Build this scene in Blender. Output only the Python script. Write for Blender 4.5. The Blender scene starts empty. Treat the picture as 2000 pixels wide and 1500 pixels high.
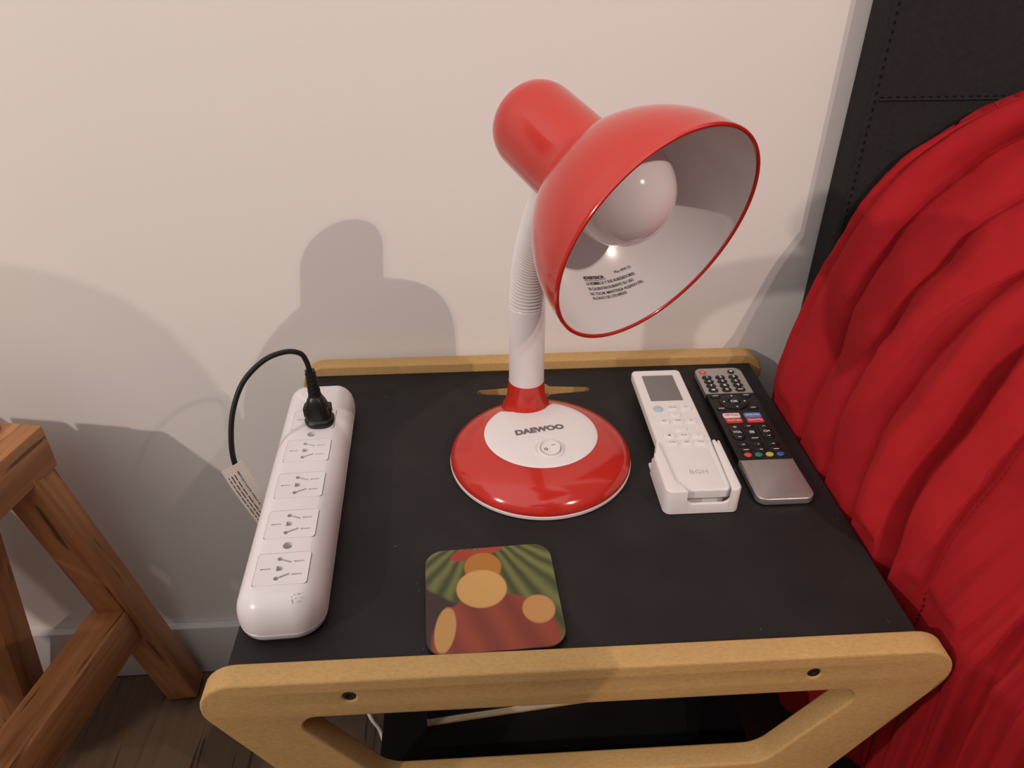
import bpy, bmesh, math, random
from mathutils import Vector, Matrix, noise
random.seed(7)
sc = bpy.context.scene
PI = math.pi

# ------------------------------------------------------------------ camera
cam_d = bpy.data.cameras.new('camera')
cam = bpy.data.objects.new('camera', cam_d)
sc.collection.objects.link(cam)
cam.location = (0.1734, -0.3262, 0.4356)
cam.rotation_euler = (0.9968, -0.0001, -0.0586)
cam_d.sensor_fit = 'HORIZONTAL'
cam_d.sensor_width = 36.0
cam_d.lens = 1462.2 / 2000 * 36.0
cam_d.clip_start = 0.01
sc.camera = cam

# ------------------------------------------------------------------ world, lamps, exposure
w = bpy.data.worlds.new('room_light')
sc.world = w
w.use_nodes = True
w.node_tree.nodes['Background'].inputs['Color'].default_value = (1.0, 0.87, 0.80, 1)
w.node_tree.nodes['Background'].inputs['Strength'].default_value = 0.22
sc.view_settings.view_transform = 'Standard'
sc.view_settings.look = 'None'
sc.view_settings.gamma = 1.0
sc.view_settings.use_curve_mapping = False
sc.view_settings.exposure = 0.0

def lamp(name, kind, loc, power, color, size, target=None):
    d = bpy.data.lights.new(name, kind)
    d.energy = power
    d.color = color
    if kind == 'POINT':
        d.shadow_soft_size = size
    else:
        d.shape = 'DISK'
        d.size = size
    o = bpy.data.objects.new(name, d)
    sc.collection.objects.link(o)
    o.location = loc
    if target is not None:
        o.rotation_euler = (Vector(target) - Vector(loc)).to_track_quat('-Z', 'Y').to_euler()
    return o

lamp('lamp_right', 'POINT', (0.93, -0.77, 1.06), 13.0, (1.0, 0.81, 0.70), 0.014)
lamp('lamp_far_right', 'POINT', (1.26, -1.20, 1.40), 40.0, (1.0, 0.81, 0.70), 0.004)
lamp('lamp_left', 'POINT', (-1.536, -1.05, 1.18), 72.0, (1.0, 0.83, 0.74), 0.03)
lamp('overhead_fill', 'AREA', (-0.45, -0.45, 1.90), 23.0, (1.0, 0.97, 0.96), 3.2, (-0.1, 0.3, 0))  # added broad fill from above for a top-lit feel, not a real fixture

# ------------------------------------------------------------------ material helpers
def new_mat(name):
    m = bpy.data.materials.new(name)
    m.use_nodes = True
    nt = m.node_tree
    return m, nt, nt.nodes['Principled BSDF']

def col4(c):
    return (c[0], c[1], c[2], 1.0)

def plain(name, color, rough=0.5, var=0.04, scale=30.0, bump=0.0, bscale=200.0, spec=0.5, coat=0.0, metal=0.0, sheen=0.0):
    m, nt, b = new_mat(name)
    N, L = nt.nodes, nt.links
    tc = N.new('ShaderNodeTexCoord')
    nz = N.new('ShaderNodeTexNoise')
    nz.inputs['Scale'].default_value = scale
    nz.inputs['Detail'].default_value = 4
    L.new(tc.outputs['Object'], nz.inputs['Vector'])
    rp = N.new('ShaderNodeValToRGB')
    rp.color_ramp.elements[0].position = 0.3
    rp.color_ramp.elements[1].position = 0.7
    rp.color_ramp.elements[0].color = col4([max(0, x * (1 - var)) for x in color])
    rp.color_ramp.elements[1].color = col4([min(1, x * (1 + var)) for x in color])
    L.new(nz.outputs['Fac'], rp.inputs['Fac'])
    L.new(rp.outputs['Color'], b.inputs['Base Color'])
    b.inputs['Roughness'].default_value = rough
    b.inputs['Specular IOR Level'].default_value = spec
    b.inputs['Metallic'].default_value = metal
    b.inputs['Coat Weight'].default_value = coat
    b.inputs['Coat Roughness'].default_value = 0.06
    if sheen:
        b.inputs['Sheen Weight'].default_value = sheen
        b.inputs['Sheen Roughness'].default_value = 0.5
        b.inputs['Sheen Tint'].default_value = col4([min(1, x * 1.6 + 0.05) for x in color])
    if bump:
        n2 = N.new('ShaderNodeTexNoise')
        n2.inputs['Scale'].default_value = bscale
        n2.inputs['Detail'].default_value = 3
        L.new(tc.outputs['Object'], n2.inputs['Vector'])
        bp = N.new('ShaderNodeBump')
        bp.inputs['Strength'].default_value = bump
        bp.inputs['Distance'].default_value = 0.001
        L.new(n2.outputs['Fac'], bp.inputs['Height'])
        L.new(bp.outputs['Normal'], b.inputs['Normal'])
    return m

def wood(name, dark, light, axis_scale=(3, 40, 40), rough=0.45, line=0.5):
    m, nt, b = new_mat(name)
    N, L = nt.nodes, nt.links
    tc = N.new('ShaderNodeTexCoord')
    mp = N.new('ShaderNodeMapping')
    mp.inputs['Scale'].default_value = axis_scale
    L.new(tc.outputs['Object'], mp.inputs['Vector'])
    nz = N.new('ShaderNodeTexNoise')
    nz.inputs['Scale'].default_value = 1.0
    nz.inputs['Detail'].default_value = 6
    nz.inputs['Distortion'].default_value = 0.6
    L.new(mp.outputs['Vector'], nz.inputs['Vector'])
    rp = N.new('ShaderNodeValToRGB')
    e = rp.color_ramp.elements
    e[0].position = 0.30
    e[0].color = col4(dark)
    e[1].position = 0.62
    e[1].color = col4(light)
    mid = e.new(0.44)
    mid.color = col4([d * (1 - line) + l * line for d, l in zip(dark, light)])
    L.new(nz.outputs['Fac'], rp.inputs['Fac'])
    # thin dark growth lines
    n3 = N.new('ShaderNodeTexNoise')
    n3.inputs['Scale'].default_value = 2.2
    n3.inputs['Detail'].default_value = 2
    L.new(mp.outputs['Vector'], n3.inputs['Vector'])
    r3 = N.new('ShaderNodeValToRGB')
    r3.color_ramp.elements[0].position = 0.30
    r3.color_ramp.elements[0].color = (0.30, 0.26, 0.24, 1)
    r3.color_ramp.elements[1].position = 0.36
    r3.color_ramp.elements[1].color = (1, 1, 1, 1)
    L.new(n3.outputs['Fac'], r3.inputs['Fac'])
    mx = N.new('ShaderNodeMixRGB')
    mx.blend_type = 'MULTIPLY'
    mx.inputs['Fac'].default_value = 1.0
    L.new(rp.outputs['Color'], mx.inputs['Color1'])
    L.new(r3.outputs['Color'], mx.inputs['Color2'])
    L.new(mx.outputs['Color'], b.inputs['Base Color'])
    b.inputs['Roughness'].default_value = rough
    bp = N.new('ShaderNodeBump')
    bp.inputs['Strength'].default_value = 0.15
    bp.inputs['Distance'].default_value = 0.0008
    L.new(nz.outputs['Fac'], bp.inputs['Height'])
    L.new(bp.outputs['Normal'], b.inputs['Normal'])
    return m

def fibre(name, color):
    """MDF: fine flecks in tan."""
    m, nt, b = new_mat(name)
    N, L = nt.nodes, nt.links
    tc = N.new('ShaderNodeTexCoord')
    n1 = N.new('ShaderNodeTexNoise')
    n1.inputs['Scale'].default_value = 700
    n1.inputs['Detail'].default_value = 5
    n2 = N.new('ShaderNodeTexNoise')
    n2.inputs['Scale'].default_value = 22
    n2.inputs['Detail'].default_value = 3
    mp = N.new('ShaderNodeMapping')
    mp.inputs['Scale'].default_value = (0.45, 1, 1)
    L.new(tc.outputs['Object'], mp.inputs['Vector'])
    L.new(mp.outputs['Vector'], n1.inputs['Vector'])
    L.new(tc.outputs['Object'], n2.inputs['Vector'])
    r1 = N.new('ShaderNodeValToRGB')
    r1.color_ramp.elements[0].position = 0.28
    r1.color_ramp.elements[0].color = col4([x * 0.90 for x in color])
    r1.color_ramp.elements[1].position = 0.62
    r1.color_ramp.elements[1].color = col4([min(1, x * 1.08) for x in color])
    L.new(n1.outputs['Fac'], r1.inputs['Fac'])
    r2 = N.new('ShaderNodeValToRGB')
    r2.color_ramp.elements[0].position = 0.3
    r2.color_ramp.elements[0].color = (0.95, 0.945, 0.93, 1)
    r2.color_ramp.elements[1].position = 0.7
    r2.color_ramp.elements[1].color = (1.03, 1.025, 1.0, 1)
    L.new(n2.outputs['Fac'], r2.inputs['Fac'])
    mx = N.new('ShaderNodeMixRGB')
    mx.blend_type = 'MULTIPLY'
    mx.inputs['Fac'].default_value = 1
    L.new(r1.outputs['Color'], mx.inputs['Color1'])
    L.new(r2.outputs['Color'], mx.inputs['Color2'])
    L.new(mx.outputs['Color'], b.inputs['Base Color'])
    b.inputs['Roughness'].default_value = 0.7
    b.inputs['Specular IOR Level'].default_value = 0.3
    bp = N.new('ShaderNodeBump')
    bp.inputs['Strength'].default_value = 0.2
    bp.inputs['Distance'].default_value = 0.0006
    L.new(n1.outputs['Fac'], bp.inputs['Height'])
    L.new(bp.outputs['Normal'], b.inputs['Normal'])
    return m

def table_black(name):
    """matt black paint with rubbed grey haze and a few pale scuffs"""
    m, nt, b = new_mat(name)
    N, L = nt.nodes, nt.links
    tc = N.new('ShaderNodeTexCoord')
    n1 = N.new('ShaderNodeTexNoise')
    n1.inputs['Scale'].default_value = 14
    n1.inputs['Detail'].default_value = 6
    L.new(tc.outputs['Object'], n1.inputs['Vector'])
    r1 = N.new('ShaderNodeValToRGB')
    r1.color_ramp.elements[0].position = 0.35
    r1.color_ramp.elements[0].color = (0.0115, 0.0098, 0.0100, 1)
    r1.color_ramp.elements[1].position = 0.75
    r1.color_ramp.elements[1].color = (0.0200, 0.0172, 0.0170, 1)
    L.new(n1.outputs['Fac'], r1.inputs['Fac'])
    n2 = N.new('ShaderNodeTexNoise')
    n2.inputs['Scale'].default_value = 95
    n2.inputs['Detail'].default_value = 2
    n2.inputs['Distortion'].default_value = 1.2
    L.new(tc.outputs['Object'], n2.inputs['Vector'])
    r2 = N.new('ShaderNodeValToRGB')
    r2.color_ramp.elements[0].position = 0.755
    r2.color_ramp.elements[0].color = (0, 0, 0, 1)
    r2.color_ramp.elements[1].position = 0.80
    r2.color_ramp.elements[1].color = (1, 1, 1, 1)
    L.new(n2.outputs['Fac'], r2.inputs['Fac'])
    mx = N.new('ShaderNodeMixRGB')
    mx.inputs['Color2'].default_value = (0.16, 0.15, 0.15, 1)
    L.new(r2.outputs['Color'], mx.inputs['Fac'])
    L.new(r1.outputs['Color'], mx.inputs['Color1'])
    L.new(mx.outputs['Color'], b.inputs['Base Color'])
    b.inputs['Roughness'].default_value = 0.55
    b.inputs['Specular IOR Level'].default_value = 0.28
    return m

M = {}
M['wall'] = plain('wall_paint', (0.80, 0.775, 0.75), 0.85, 0.012, 3, 0.12, 160, 0.2)
M['skirting'] = plain('skirting_paint', (0.60, 0.585, 0.58), 0.6, 0.02, 8, 0.05, 90, 0.3)
M['floor'] = wood('dark_laminate', (0.085, 0.052, 0.030), (0.125, 0.078, 0.046), (70, 3, 10), 0.5)
M['mdf'] = fibre('mdf_tan', (0.50, 0.315, 0.125))
M['black_paint'] = table_black('black_paint')
M['black_shelf'] = plain('black_shelf_paint', (0.006, 0.0055, 0.006), 0.6, 0.1, 20, 0, 100, 0.15)
M['red'] = plain('red_lacquer', (0.52, 0.026, 0.017), 0.16, 0.02, 12, 0.0, 100, 0.5, 0.35)
M['white'] = plain('white_plastic', (0.80, 0.77, 0.775), 0.28, 0.01, 20, 0, 100, 0.5)
M['white_matt'] = plain('white_matt_plastic', (0.78, 0.755, 0.75), 0.42, 0.01, 20, 0, 100, 0.45)
M['lining'] = plain('white_enamel', (0.80, 0.79, 0.80), 0.22, 0.01, 20, 0, 100, 0.5, 0.2)
M['opal'] = plain('opal_glass', (0.80, 0.77, 0.80), 0.10, 0.01, 10, 0, 100, 0.5, 0.5)
M['opal'].node_tree.nodes['Principled BSDF'].inputs['Subsurface Weight'].default_value = 0.25
M['opal'].node_tree.nodes['Principled BSDF'].inputs['Subsurface Radius'].default_value = (0.01, 0.01, 0.01)
M['black_plastic'] = plain('black_plastic', (0.006, 0.006, 0.0065), 0.35, 0.1, 40, 0, 100, 0.5)
M['black_rubber'] = plain('black_rubber', (0.008, 0.008, 0.008), 0.5, 0.1, 40, 0, 100, 0.4)
M['ink'] = plain('black_ink', (0.03, 0.027, 0.027), 0.6, 0.05, 50, 0, 100, 0.2)
M['grey_ink'] = plain('grey_ink', (0.16, 0.155, 0.16), 0.5, 0.05, 50, 0, 100, 0.3)
M['pale_ink'] = plain('pale_grey_ink', (0.50, 0.48, 0.48), 0.5, 0.05, 50, 0, 100, 0.3)
M['white_ink'] = plain('white_ink', (0.75, 0.73, 0.72), 0.5, 0.02, 50, 0, 100, 0.2)
M['paper'] = plain('tag_paper', (0.74, 0.67, 0.60), 0.8, 0.03, 60, 0.1, 300, 0.2)
M['lcd'] = plain('lcd_grey', (0.185, 0.17, 0.16), 0.12, 0.03, 6, 0, 100, 0.5)
M['silver'] = plain('brushed_silver', (0.50, 0.475, 0.47), 0.36, 0.02, 300, 0.05, 400, 0.5, 0, 0.75)
M['silver_dull'] = plain('silver_paint', (0.40, 0.375, 0.365), 0.40, 0.02, 300, 0, 400, 0.5, 0, 0.35)
M['remote_black'] = plain('remote_black', (0.008, 0.0075, 0.008), 0.45, 0.05, 100, 0.05, 600, 0.4)
M['key_black'] = plain('key_black', (0.005, 0.005, 0.005), 0.35, 0.05, 100, 0, 600, 0.5)
for nm, c in dict(key_red=(0.62, 0.07, 0.04), key_green=(0.03, 0.17, 0.11), key_yellow=(0.55, 0.45, 0.03), key_blue=(0.04, 0.10, 0.30),
                  pad_red=(0.55, 0.035, 0.03), pad_blue=(0.10, 0.19, 0.48), pad_white=(0.78, 0.66, 0.63), power_blue=(0.42, 0.55, 0.68), power_red=(0.62, 0.10, 0.06)).items():
    M[nm] = plain(nm, c, 0.35, 0.03, 60, 0, 100, 0.5)
M['felt'] = plain('charcoal_upholstery', (0.0215, 0.0200, 0.0210), 0.92, 0.12, 220, 0.35, 900, 0.2, 0, 0, 0.12)
M['thread'] = plain('dark_thread', (0.006, 0.006, 0.006), 0.9, 0.1, 200, 0, 100, 0.1)
M['duvet'] = plain('red_duvet_cloth', (0.36, 0.012, 0.017), 0.85, 0.06, 40, 0.25, 1100, 0.15, 0, 0, 0.08)
M['red_thread'] = plain('dark_red_thread', (0.14, 0.006, 0.008), 0.9, 0.1, 200, 0, 100, 0.1)
M['stool'] = wood('oiled_brown_wood', (0.26, 0.092, 0.030), (0.52, 0.225, 0.085), (4, 55, 55), 0.42)
M['cover'] = plain('notebook_cover', (0.008, 0.008, 0.009), 0.5, 0.1, 40, 0, 100, 0.3)
M['pages'] = plain('notebook_pages', (0.66, 0.58, 0.46), 0.8, 0.08, 90, 0.2, 400, 0.2)
M['hole'] = plain('dark_steel', (0.012, 0.012, 0.012), 0.4, 0.1, 40, 0, 100, 0.5)

# ------------------------------------------------------------------ object helpers
ORIGIN = {}

def thing(name, label, cat, loc=(0, 0, 0), rotz=0.0, group=None):
    o = bpy.data.objects.new(name, None)
    sc.collection.objects.link(o)
    o.empty_display_size = 0.02
    o.location = loc
    o.rotation_euler = (0, 0, rotz)
    o['label'] = label
    o['category'] = cat
    if group:
        o['group'] = group
    ORIGIN[o.name] = Matrix.Translation(loc) @ Matrix.Rotation(rotz, 4, 'Z')
    return o

def link_mesh(name, me, mat, parent=None, world=False, loc=None, rot=None, smooth=35):
    o = bpy.data.objects.new(name, me)
    sc.collection.objects.link(o)
    if mat is not None:
        mats = mat if isinstance(mat, (list, tuple)) else [mat]
        for mm in mats:
            me.materials.append(mm)
    if smooth:
        me.shade_smooth()
        me.set_sharp_from_angle(angle=math.radians(smooth))
    base = Matrix.Identity(4)
    if loc is not None:
        o.location = loc
        base = Matrix.Translation(loc)
    if rot is not None:
        o.rotation_euler = rot
        base = base @ rot_matrix(rot)
    if parent is not None:
        o.parent = parent
        if world:
            o.matrix_parent_inverse = ORIGIN[parent.name].inverted()
            ORIGIN[o.name] = base
        else:
            ORIGIN[o.name] = ORIGIN[parent.name] @ base
    else:
        ORIGIN[o.name] = base
    return o

def rot_matrix(rot):
    from mathutils import Euler
    return Euler(rot).to_matrix().to_4x4()

def bm_obj(name, bm, mat, parent=None, **kw):
    me = bpy.data.meshes.new(name)
    bmesh.ops.recalc_face_normals(bm, faces=bm.faces)
    bm.to_mesh(me)
    bm.free()
    return link_mesh(name, me, mat, parent, **kw)

def py_obj(name, vs, fs, mat, parent=None, **kw):
    me = bpy.data.meshes.new(name)
    me.from_pydata([tuple(v) for v in vs], [], fs)
    me.update()
    return link_mesh(name, me, mat, parent, **kw)

def box_bm(c, s, bevel=0.0, seg=3, mat3=None, bm=None):
    own = bm is None
    if own:
        bm = bmesh.new()
    mtx = Matrix.Translation(c) @ (mat3.to_4x4() if mat3 is not None else Matrix.Identity(4)) @ Matrix.Diagonal((s[0], s[1], s[2], 1))
    g = bmesh.ops.create_cube(bm, size=1.0, matrix=mtx)
    if bevel > 0:
        es = list({e for v in g['verts'] for e in v.link_edges})
        bmesh.ops.bevel(bm, geom=es, offset=bevel, segments=seg, profile=0.5, affect='EDGES')
    return bm

def lathe(profile, center, axis=(0, 0, 1), segs=64, bm=None, uref=None):
    """profile: list of (s along axis, radius)"""
    if bm is None:
        bm = bmesh.new()
    n = Vector(axis).normalized()
    u = uref if uref is not None else n.orthogonal().normalized()
    v = n.cross(u)
    c = Vector(center)
    rings = []
    for s, r in profile:
        if r < 1e-6:
            rings.append([bm.verts.new(c + n * s)])
        else:
            rings.append([bm.verts.new(c + n * s + (u * math.cos(2 * PI * i / segs) + v * math.sin(2 * PI * i / segs)) * r) for i in range(segs)])
    for a, b in zip(rings[:-1], rings[1:]):
        for i in range(segs):
            j = (i + 1) % segs
            if len(a) == 1 and len(b) == 1:
                continue
            if len(a) == 1:
                bm.faces.new((a[0], b[i], b[j]))
            elif len(b) == 1:
                bm.faces.new((a[i], a[j], b[0]))
            else:
                bm.faces.new((a[i], a[j], b[j], b[i]))
    return bm

def catmull(pts, n, extra=None):
    """resample a polyline with a Catmull-Rom spline, n points per span"""
    P = [Vector(p) for p in pts]
    out = []
    for i in range(len(P) - 1):
        p0 = P[max(i - 1, 0)]
        p1 = P[i]
        p2 = P[i + 1]
        p3 = P[min(i + 2, len(P) - 1)]
        for k in range(n):
            t = k / n
            out.append(0.5 * ((2 * p1) + (p2 - p0) * t + (2 * p0 - 5 * p1 + 4 * p2 - p3) * t * t + (3 * p1 - p0 - 3 * p2 + p3) * t ** 3))
    out.append(P[-1].copy())
    return out

def tube_bm(path, rad, segs=16, bm=None, cap=True):
    """rad: number or list"""
    if bm is None:
        bm = bmesh.new()
    P = [Vector(p) for p in path]
    R = rad if isinstance(rad, (list, tuple)) else [rad] * len(P)
    t0 = (P[1] - P[0]).normalized()
    u = t0.orthogonal().normalized()
    rings = []
    for i, p in enumerate(P):
        t = (P[min(i + 1, len(P) - 1)] - P[max(i - 1, 0)]).normalized()
        u = (u - t * u.dot(t)).normalized()
        v = t.cross(u)
        rings.append([bm.verts.new(p + (u * math.cos(2 * PI * k / segs) + v * math.sin(2 * PI * k / segs)) * R[i]) for k in range(segs)])
    for a, b in zip(rings[:-1], rings[1:]):
        for k in range(segs):
            j = (k + 1) % segs
            bm.faces.new((a[k], a[j], b[j], b[k]))
    if cap:
        bm.faces.new(rings[0][::-1])
        bm.faces.new(rings[-1])
    return bm

def round_poly(pts, radii, seg=6):
    """2-D polygon with rounded corners"""
    n = len(pts)
    out = []
    for i in range(n):
        r = radii[i] if isinstance(radii, (list, tuple)) else radii
        p = Vector(pts[i])
        if r <= 0:
            out.append(p)
            continue
        a = (Vector(pts[i - 1]) - p)
        b = (Vector(pts[(i + 1) % n]) - p)
        la, lb = a.length, b.length
        a.normalize()
        b.normalize()
        ang = a.angle(b)
        d = min(r / math.tan(ang / 2), la * 0.49, lb * 0.49)
        r2 = d * math.tan(ang / 2)
        c = p + (a + b).normalized() * (r2 / math.sin(ang / 2))
        s = p + a * d - c
        e = p + b * d - c
        a0 = math.atan2(s.y, s.x)
        a1 = math.atan2(e.y, e.x)
        da = (a1 - a0 + PI) % (2 * PI) - PI
        for k in range(seg + 1):
            t = a0 + da * k / seg
            out.append(c + Vector((math.cos(t), math.sin(t))) * r2)
    return out

def rrect(x0, y0, x1, y1, r, seg=5):
    return round_poly([(x0, y0), (x1, y0), (x1, y1), (x0, y1)], r, seg)

def circle2(cx, cy, rx, ry=None, n=32, a0=0):
    ry = ry or rx
    return [Vector((cx + rx * math.cos(a0 + 2 * PI * i / n), cy + ry * math.sin(a0 + 2 * PI * i / n))) for i in range(n)]

def curve_mesh(cu, name):
    o = bpy.data.objects.new('tmp', cu)
    sc.collection.objects.link(o)
    dg = bpy.context.evaluated_depsgraph_get()
    dg.update()
    me = bpy.data.meshes.new_from_object(o.evaluated_get(dg))
    bpy.data.objects.remove(o)
    me.name = name
    me.materials.clear()
    return me

def plate_mesh(name, outline, holes, thick, bevel=0.0, z0=0.0, seg=2):
    """flat plate from a 2-D outline with holes, between z0 and z0+thick"""
    cu = bpy.data.curves.new(name, 'CURVE')
    cu.dimensions = '2D'
    cu.fill_mode = 'BOTH'
    for loop in [outline] + list(holes):
        sp = cu.splines.new('POLY')
        sp.points.add(len(loop) - 1)
        for p, q in zip(sp.points, loop):
            p.co = (q[0], q[1], 0, 1)
        sp.use_cyclic_u = True
    cu.extrude = thick / 2 - bevel
    if bevel > 0:
        cu.bevel_depth = bevel
        cu.bevel_resolution = seg
        cu.offset = -bevel
    me = curve_mesh(cu, name)
    me.transform(Matrix.Translation((0, 0, z0 + thick / 2)))
    bpy.data.curves.remove(cu)
    bm = bmesh.new()
    bm.from_mesh(me)
    bmesh.ops.remove_doubles(bm, verts=bm.verts, dist=1e-6)
    bmesh.ops.recalc_face_normals(bm, faces=bm.faces)
    bm.to_mesh(me)
    bm.free()
    return me

def plate(name, outline, holes, thick, bevel, z0, mat, parent=None, xf=None, seg=2, **kw):
    me = plate_mesh(name, outline, holes, thick, bevel, z0, seg)
    if xf is not None:
        me.transform(xf)
    return link_mesh(name, me, mat, parent, **kw)

def text_mesh(body, size, bold=0.0, align='LEFT', xs=1.0, spacing=1.0, shear=0.0):
    cu = bpy.data.curves.new('txt', 'FONT')
    cu.body = body
    cu.size = size
    cu.align_x = align
    cu.offset = bold
    cu.space_character = spacing
    cu.shear = shear
    cu.resolution_u = 4
    me = curve_mesh(cu, 'lettering')
    bpy.data.curves.remove(cu)
    if xs != 1.0:
        me.transform(Matrix.Diagonal((xs, 1, 1, 1)))
    return me

def text_width(me):
    xs = [v.co.x for v in me.vertices]
    return (min(xs), max(xs)) if xs else (0, 0)

def lettering(body, size, xf, mat, parent, bold=0.0, align='CENTER', xs=1.0, spacing=1.0, name='lettering', **kw):
    me = text_mesh(body, size, bold, align, xs, spacing)
    me.transform(xf)
    return link_mesh(name, me, mat, parent, smooth=0, **kw)

def T(x, y, z):
    return Matrix.Translation((x, y, z))

def boolean_cut(obj, cutters):
    """apply a difference with a list of cutter meshes (world = object space)"""
    bm = bmesh.new()
    for c in cutters:
        bm.from_mesh(c)
    me = bpy.data.meshes.new('cut')
    bm.to_mesh(me)
    bm.free()
    co = bpy.data.objects.new('cut', me)
    sc.collection.objects.link(co)
    co.matrix_world = ORIGIN[obj.name]
    md = obj.modifiers.new('cut', 'BOOLEAN')
    md.object = co
    md.operation = 'DIFFERENCE'
    md.solver = 'EXACT'
    dg = bpy.context.evaluated_depsgraph_get()
    dg.update()
    res = bpy.data.meshes.new_from_object(obj.evaluated_get(dg))
    obj.modifiers.clear()
    old = obj.data
    obj.data = res
    res.name = old.name
    bpy.data.objects.remove(co)
    res.shade_smooth()
    res.set_sharp_from_angle(angle=math.radians(35))

def structure(o):
    o['kind'] = 'structure'
    return o

# ------------------------------------------------------------------ the room
WALL_Y = 0.40
FLOOR_Z = -0.512
structure(bm_obj('wall_back', box_bm((0.3, WALL_Y + 0.05, 0.64), (5.0, 0.10, 2.4)), M['wall'], smooth=0))
structure(bm_obj('floor', box_bm((0.3, -0.85, FLOOR_Z - 0.02), (5.0, 2.6, 0.04)), M['floor'], smooth=0))
structure(bm_obj('baseboard_back', box_bm((0.3, WALL_Y - 0.006, FLOOR_Z + 0.049), (5.0, 0.012, 0.096), 0.002, 2), M['skirting']))

# ------------------------------------------------------------------ bed: base, mattress and headboard
bed = thing('bed', 'bed with a tall charcoal upholstered headboard against the wall', 'bed', (1.25, -0.5, FLOOR_Z))
HBX, HBF = 0.536, 0.357
bm_obj('headboard', box_bm((HBX + 0.72, (HBF + WALL_Y) / 2, 0.14), (1.44, WALL_Y - HBF - 0.001, 1.30), 0.006, 3), M['felt'], bed, world=True)
# stitched seams on the headboard
bm = bmesh.new()
z = -0.3
while z < 0.77:
    box_bm((HBX + 0.0045, HBF - 0.0001, z), (0.0008, 0.0008, 0.0028), 0, bm=bm)
    z += 0.0072
x = HBX + 0.01
while x < 1.9:
    box_bm((x, HBF - 0.0001, 0.287), (0.0030, 0.0006, 0.0006), 0, bm=bm)
    x += 0.0075
st = bm_obj('stitching', bm, M['thread'], bed, world=True, smooth=0)
st['kind'] = 'stuff'
bm_obj('seam', tube_bm([(HBX + 0.008 + 0.05 * i, HBF - 0.0002, 0.2845) for i in range(28)], 0.0009, 8), M['felt'], bed, world=True)
bm_obj('bed_base', box_bm((1.256, -0.66, -0.36), (1.40, 2.02, 0.20), 0.012, 3), M['felt'], bed, world=True)
for sx in (0.62, 1.89):
    for sy in (0.27, -1.58):
        bm_obj('leg', box_bm((sx, sy, FLOOR_Z + 0.027), (0.05, 0.05, 0.053), 0.004, 2), M['black_plastic'], bed, world=True)
bm_obj('mattress', box_bm((1.256, -0.66, -0.13), (1.36, 1.98, 0.26), 0.04, 4), M['white_matt'], bed, world=True)

# ------------------------------------------------------------------ bedside table
TABLE_LABEL = 'bedside table with a black top between two tan fibreboard frames'
table = thing('bedside_table', TABLE_LABEL, 'table', (0.24, 0.187, FLOOR_Z))
W, D = 0.48, 0.374
slot_c = (0.2346, 0.332)
slot = []
h = 0.0042
x0, x1 = 0.1753, 0.2939
rr = 0.0190
a = math.asin(h / rr)
for k in range(9):                                   # right end, round
    t = -PI / 2 + PI * k / 8
    slot.append(Vector((x1 - h + h * math.cos(t), slot_c[1] + h * math.sin(t))))
for k in range(13):
    t = a * 1.9 + (PI - 3.8 * a) * k / 12
    slot.append(Vector((slot_c[0] + rr * math.cos(t), slot_c[1] + rr * math.sin(t))))
for k in range(9):
    t = PI / 2 + PI * k / 8
    slot.append(Vector((x0 + h + h * math.cos(t), slot_c[1] + h * math.sin(t))))
for k in range(13):
    t = PI + a * 1.9 + (PI - 3.8 * a) * k / 12
    slot.append(Vector((slot_c[0] + rr * math.cos(t), slot_c[1] + rr * math.sin(t))))
plate('tabletop', [(0, 0), (W, 0), (W, D), (0, D)], [slot], 0.0155, 0.0, -0.0155, M['black_paint'], table, world=True)
inner = []
for i, p in enumerate(slot):
    t = (slot[(i + 1) % len(slot)] - slot[i - 1]).normalized()
    inner.append(p + Vector((-t.y, t.x)) * 0.0004)
lin = plate('slot_lining', slot, [inner], 0.0151, 0.0, -0.0154, M['mdf'], table, world=True)
lin['label'] = 'bare tan edge of the cable slot'

def frame_outline():
    cx = 0.241
    def sx(z):
        return -0.033 + 0.58 * (0.011 - z)           # slanting outer edge
    zw = -0.26                                        # waist
    foot = FLOOR_Z
    pts = [(sx(0.011), 0.011), (sx(zw), zw), (sx(0.011) + 0.02, foot), (sx(0.011) + 0.075, foot)]
    rad = [0.025, 0.03, 0.012, 0.008]
    # inner notch between the feet
    pts += [(cx - 0.09, -0.30)]
    rad += [0.02]
    right = [(2 * cx - p[0], p[1]) for p in pts[::-1]]
    rrd = rad[::-1]
    return round_poly(pts + right, rad + rrd, 10)

def frame_hole():
    cx = 0.241
    def ix(z):
        return -0.033 + 0.58 * (0.011 - z) + 0.0512
    pts = [(ix(-0.027), -0.027), (0.101, -0.112)]
    right = [(2 * cx - p[0], p[1]) for p in pts[::-1]]
    return round_poly(pts + right, [0.010, 0.022, 0.022, 0.010], 8)

for nm, y in (('front_frame', 0.0), ('back_frame', D + 0.018)):
    # outline drawn in x,z; the plate is turned so that its thickness runs along y
    xf = T(0, y, 0) @ Matrix.Rotation(PI / 2, 4, 'X')
    bolts = [(0.084, -0.0063), (0.3977, -0.0068)]
    fr = plate(nm, frame_outline(), [frame_hole()] + [circle2(bx, bz, 0.0042, n=20) for bx, bz in bolts], 0.018, 0.0022, 0.0, M['mdf'], table, xf=xf, world=True, seg=3)
    if nm == 'front_frame':
        for bx, bz in bolts:
            b = bm_obj('bolt', lathe([(0, 0), (0, 0.0020), (0.0010, 0.0022), (0.0012, 0.0040), (0.0005, 0.0042), (-0.012, 0.0042), (-0.012, 0)], (bx, -0.0175 + 0.0016, bz), (0, -1, 0), 20), M['hole'], fr, world=True)
bm_obj('lower_shelf', box_bm((0.2405, D / 2, -0.1775), (0.314, D - 0.0004, 0.015), 0.0008, 1), M['black_shelf'], table, world=True)

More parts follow.
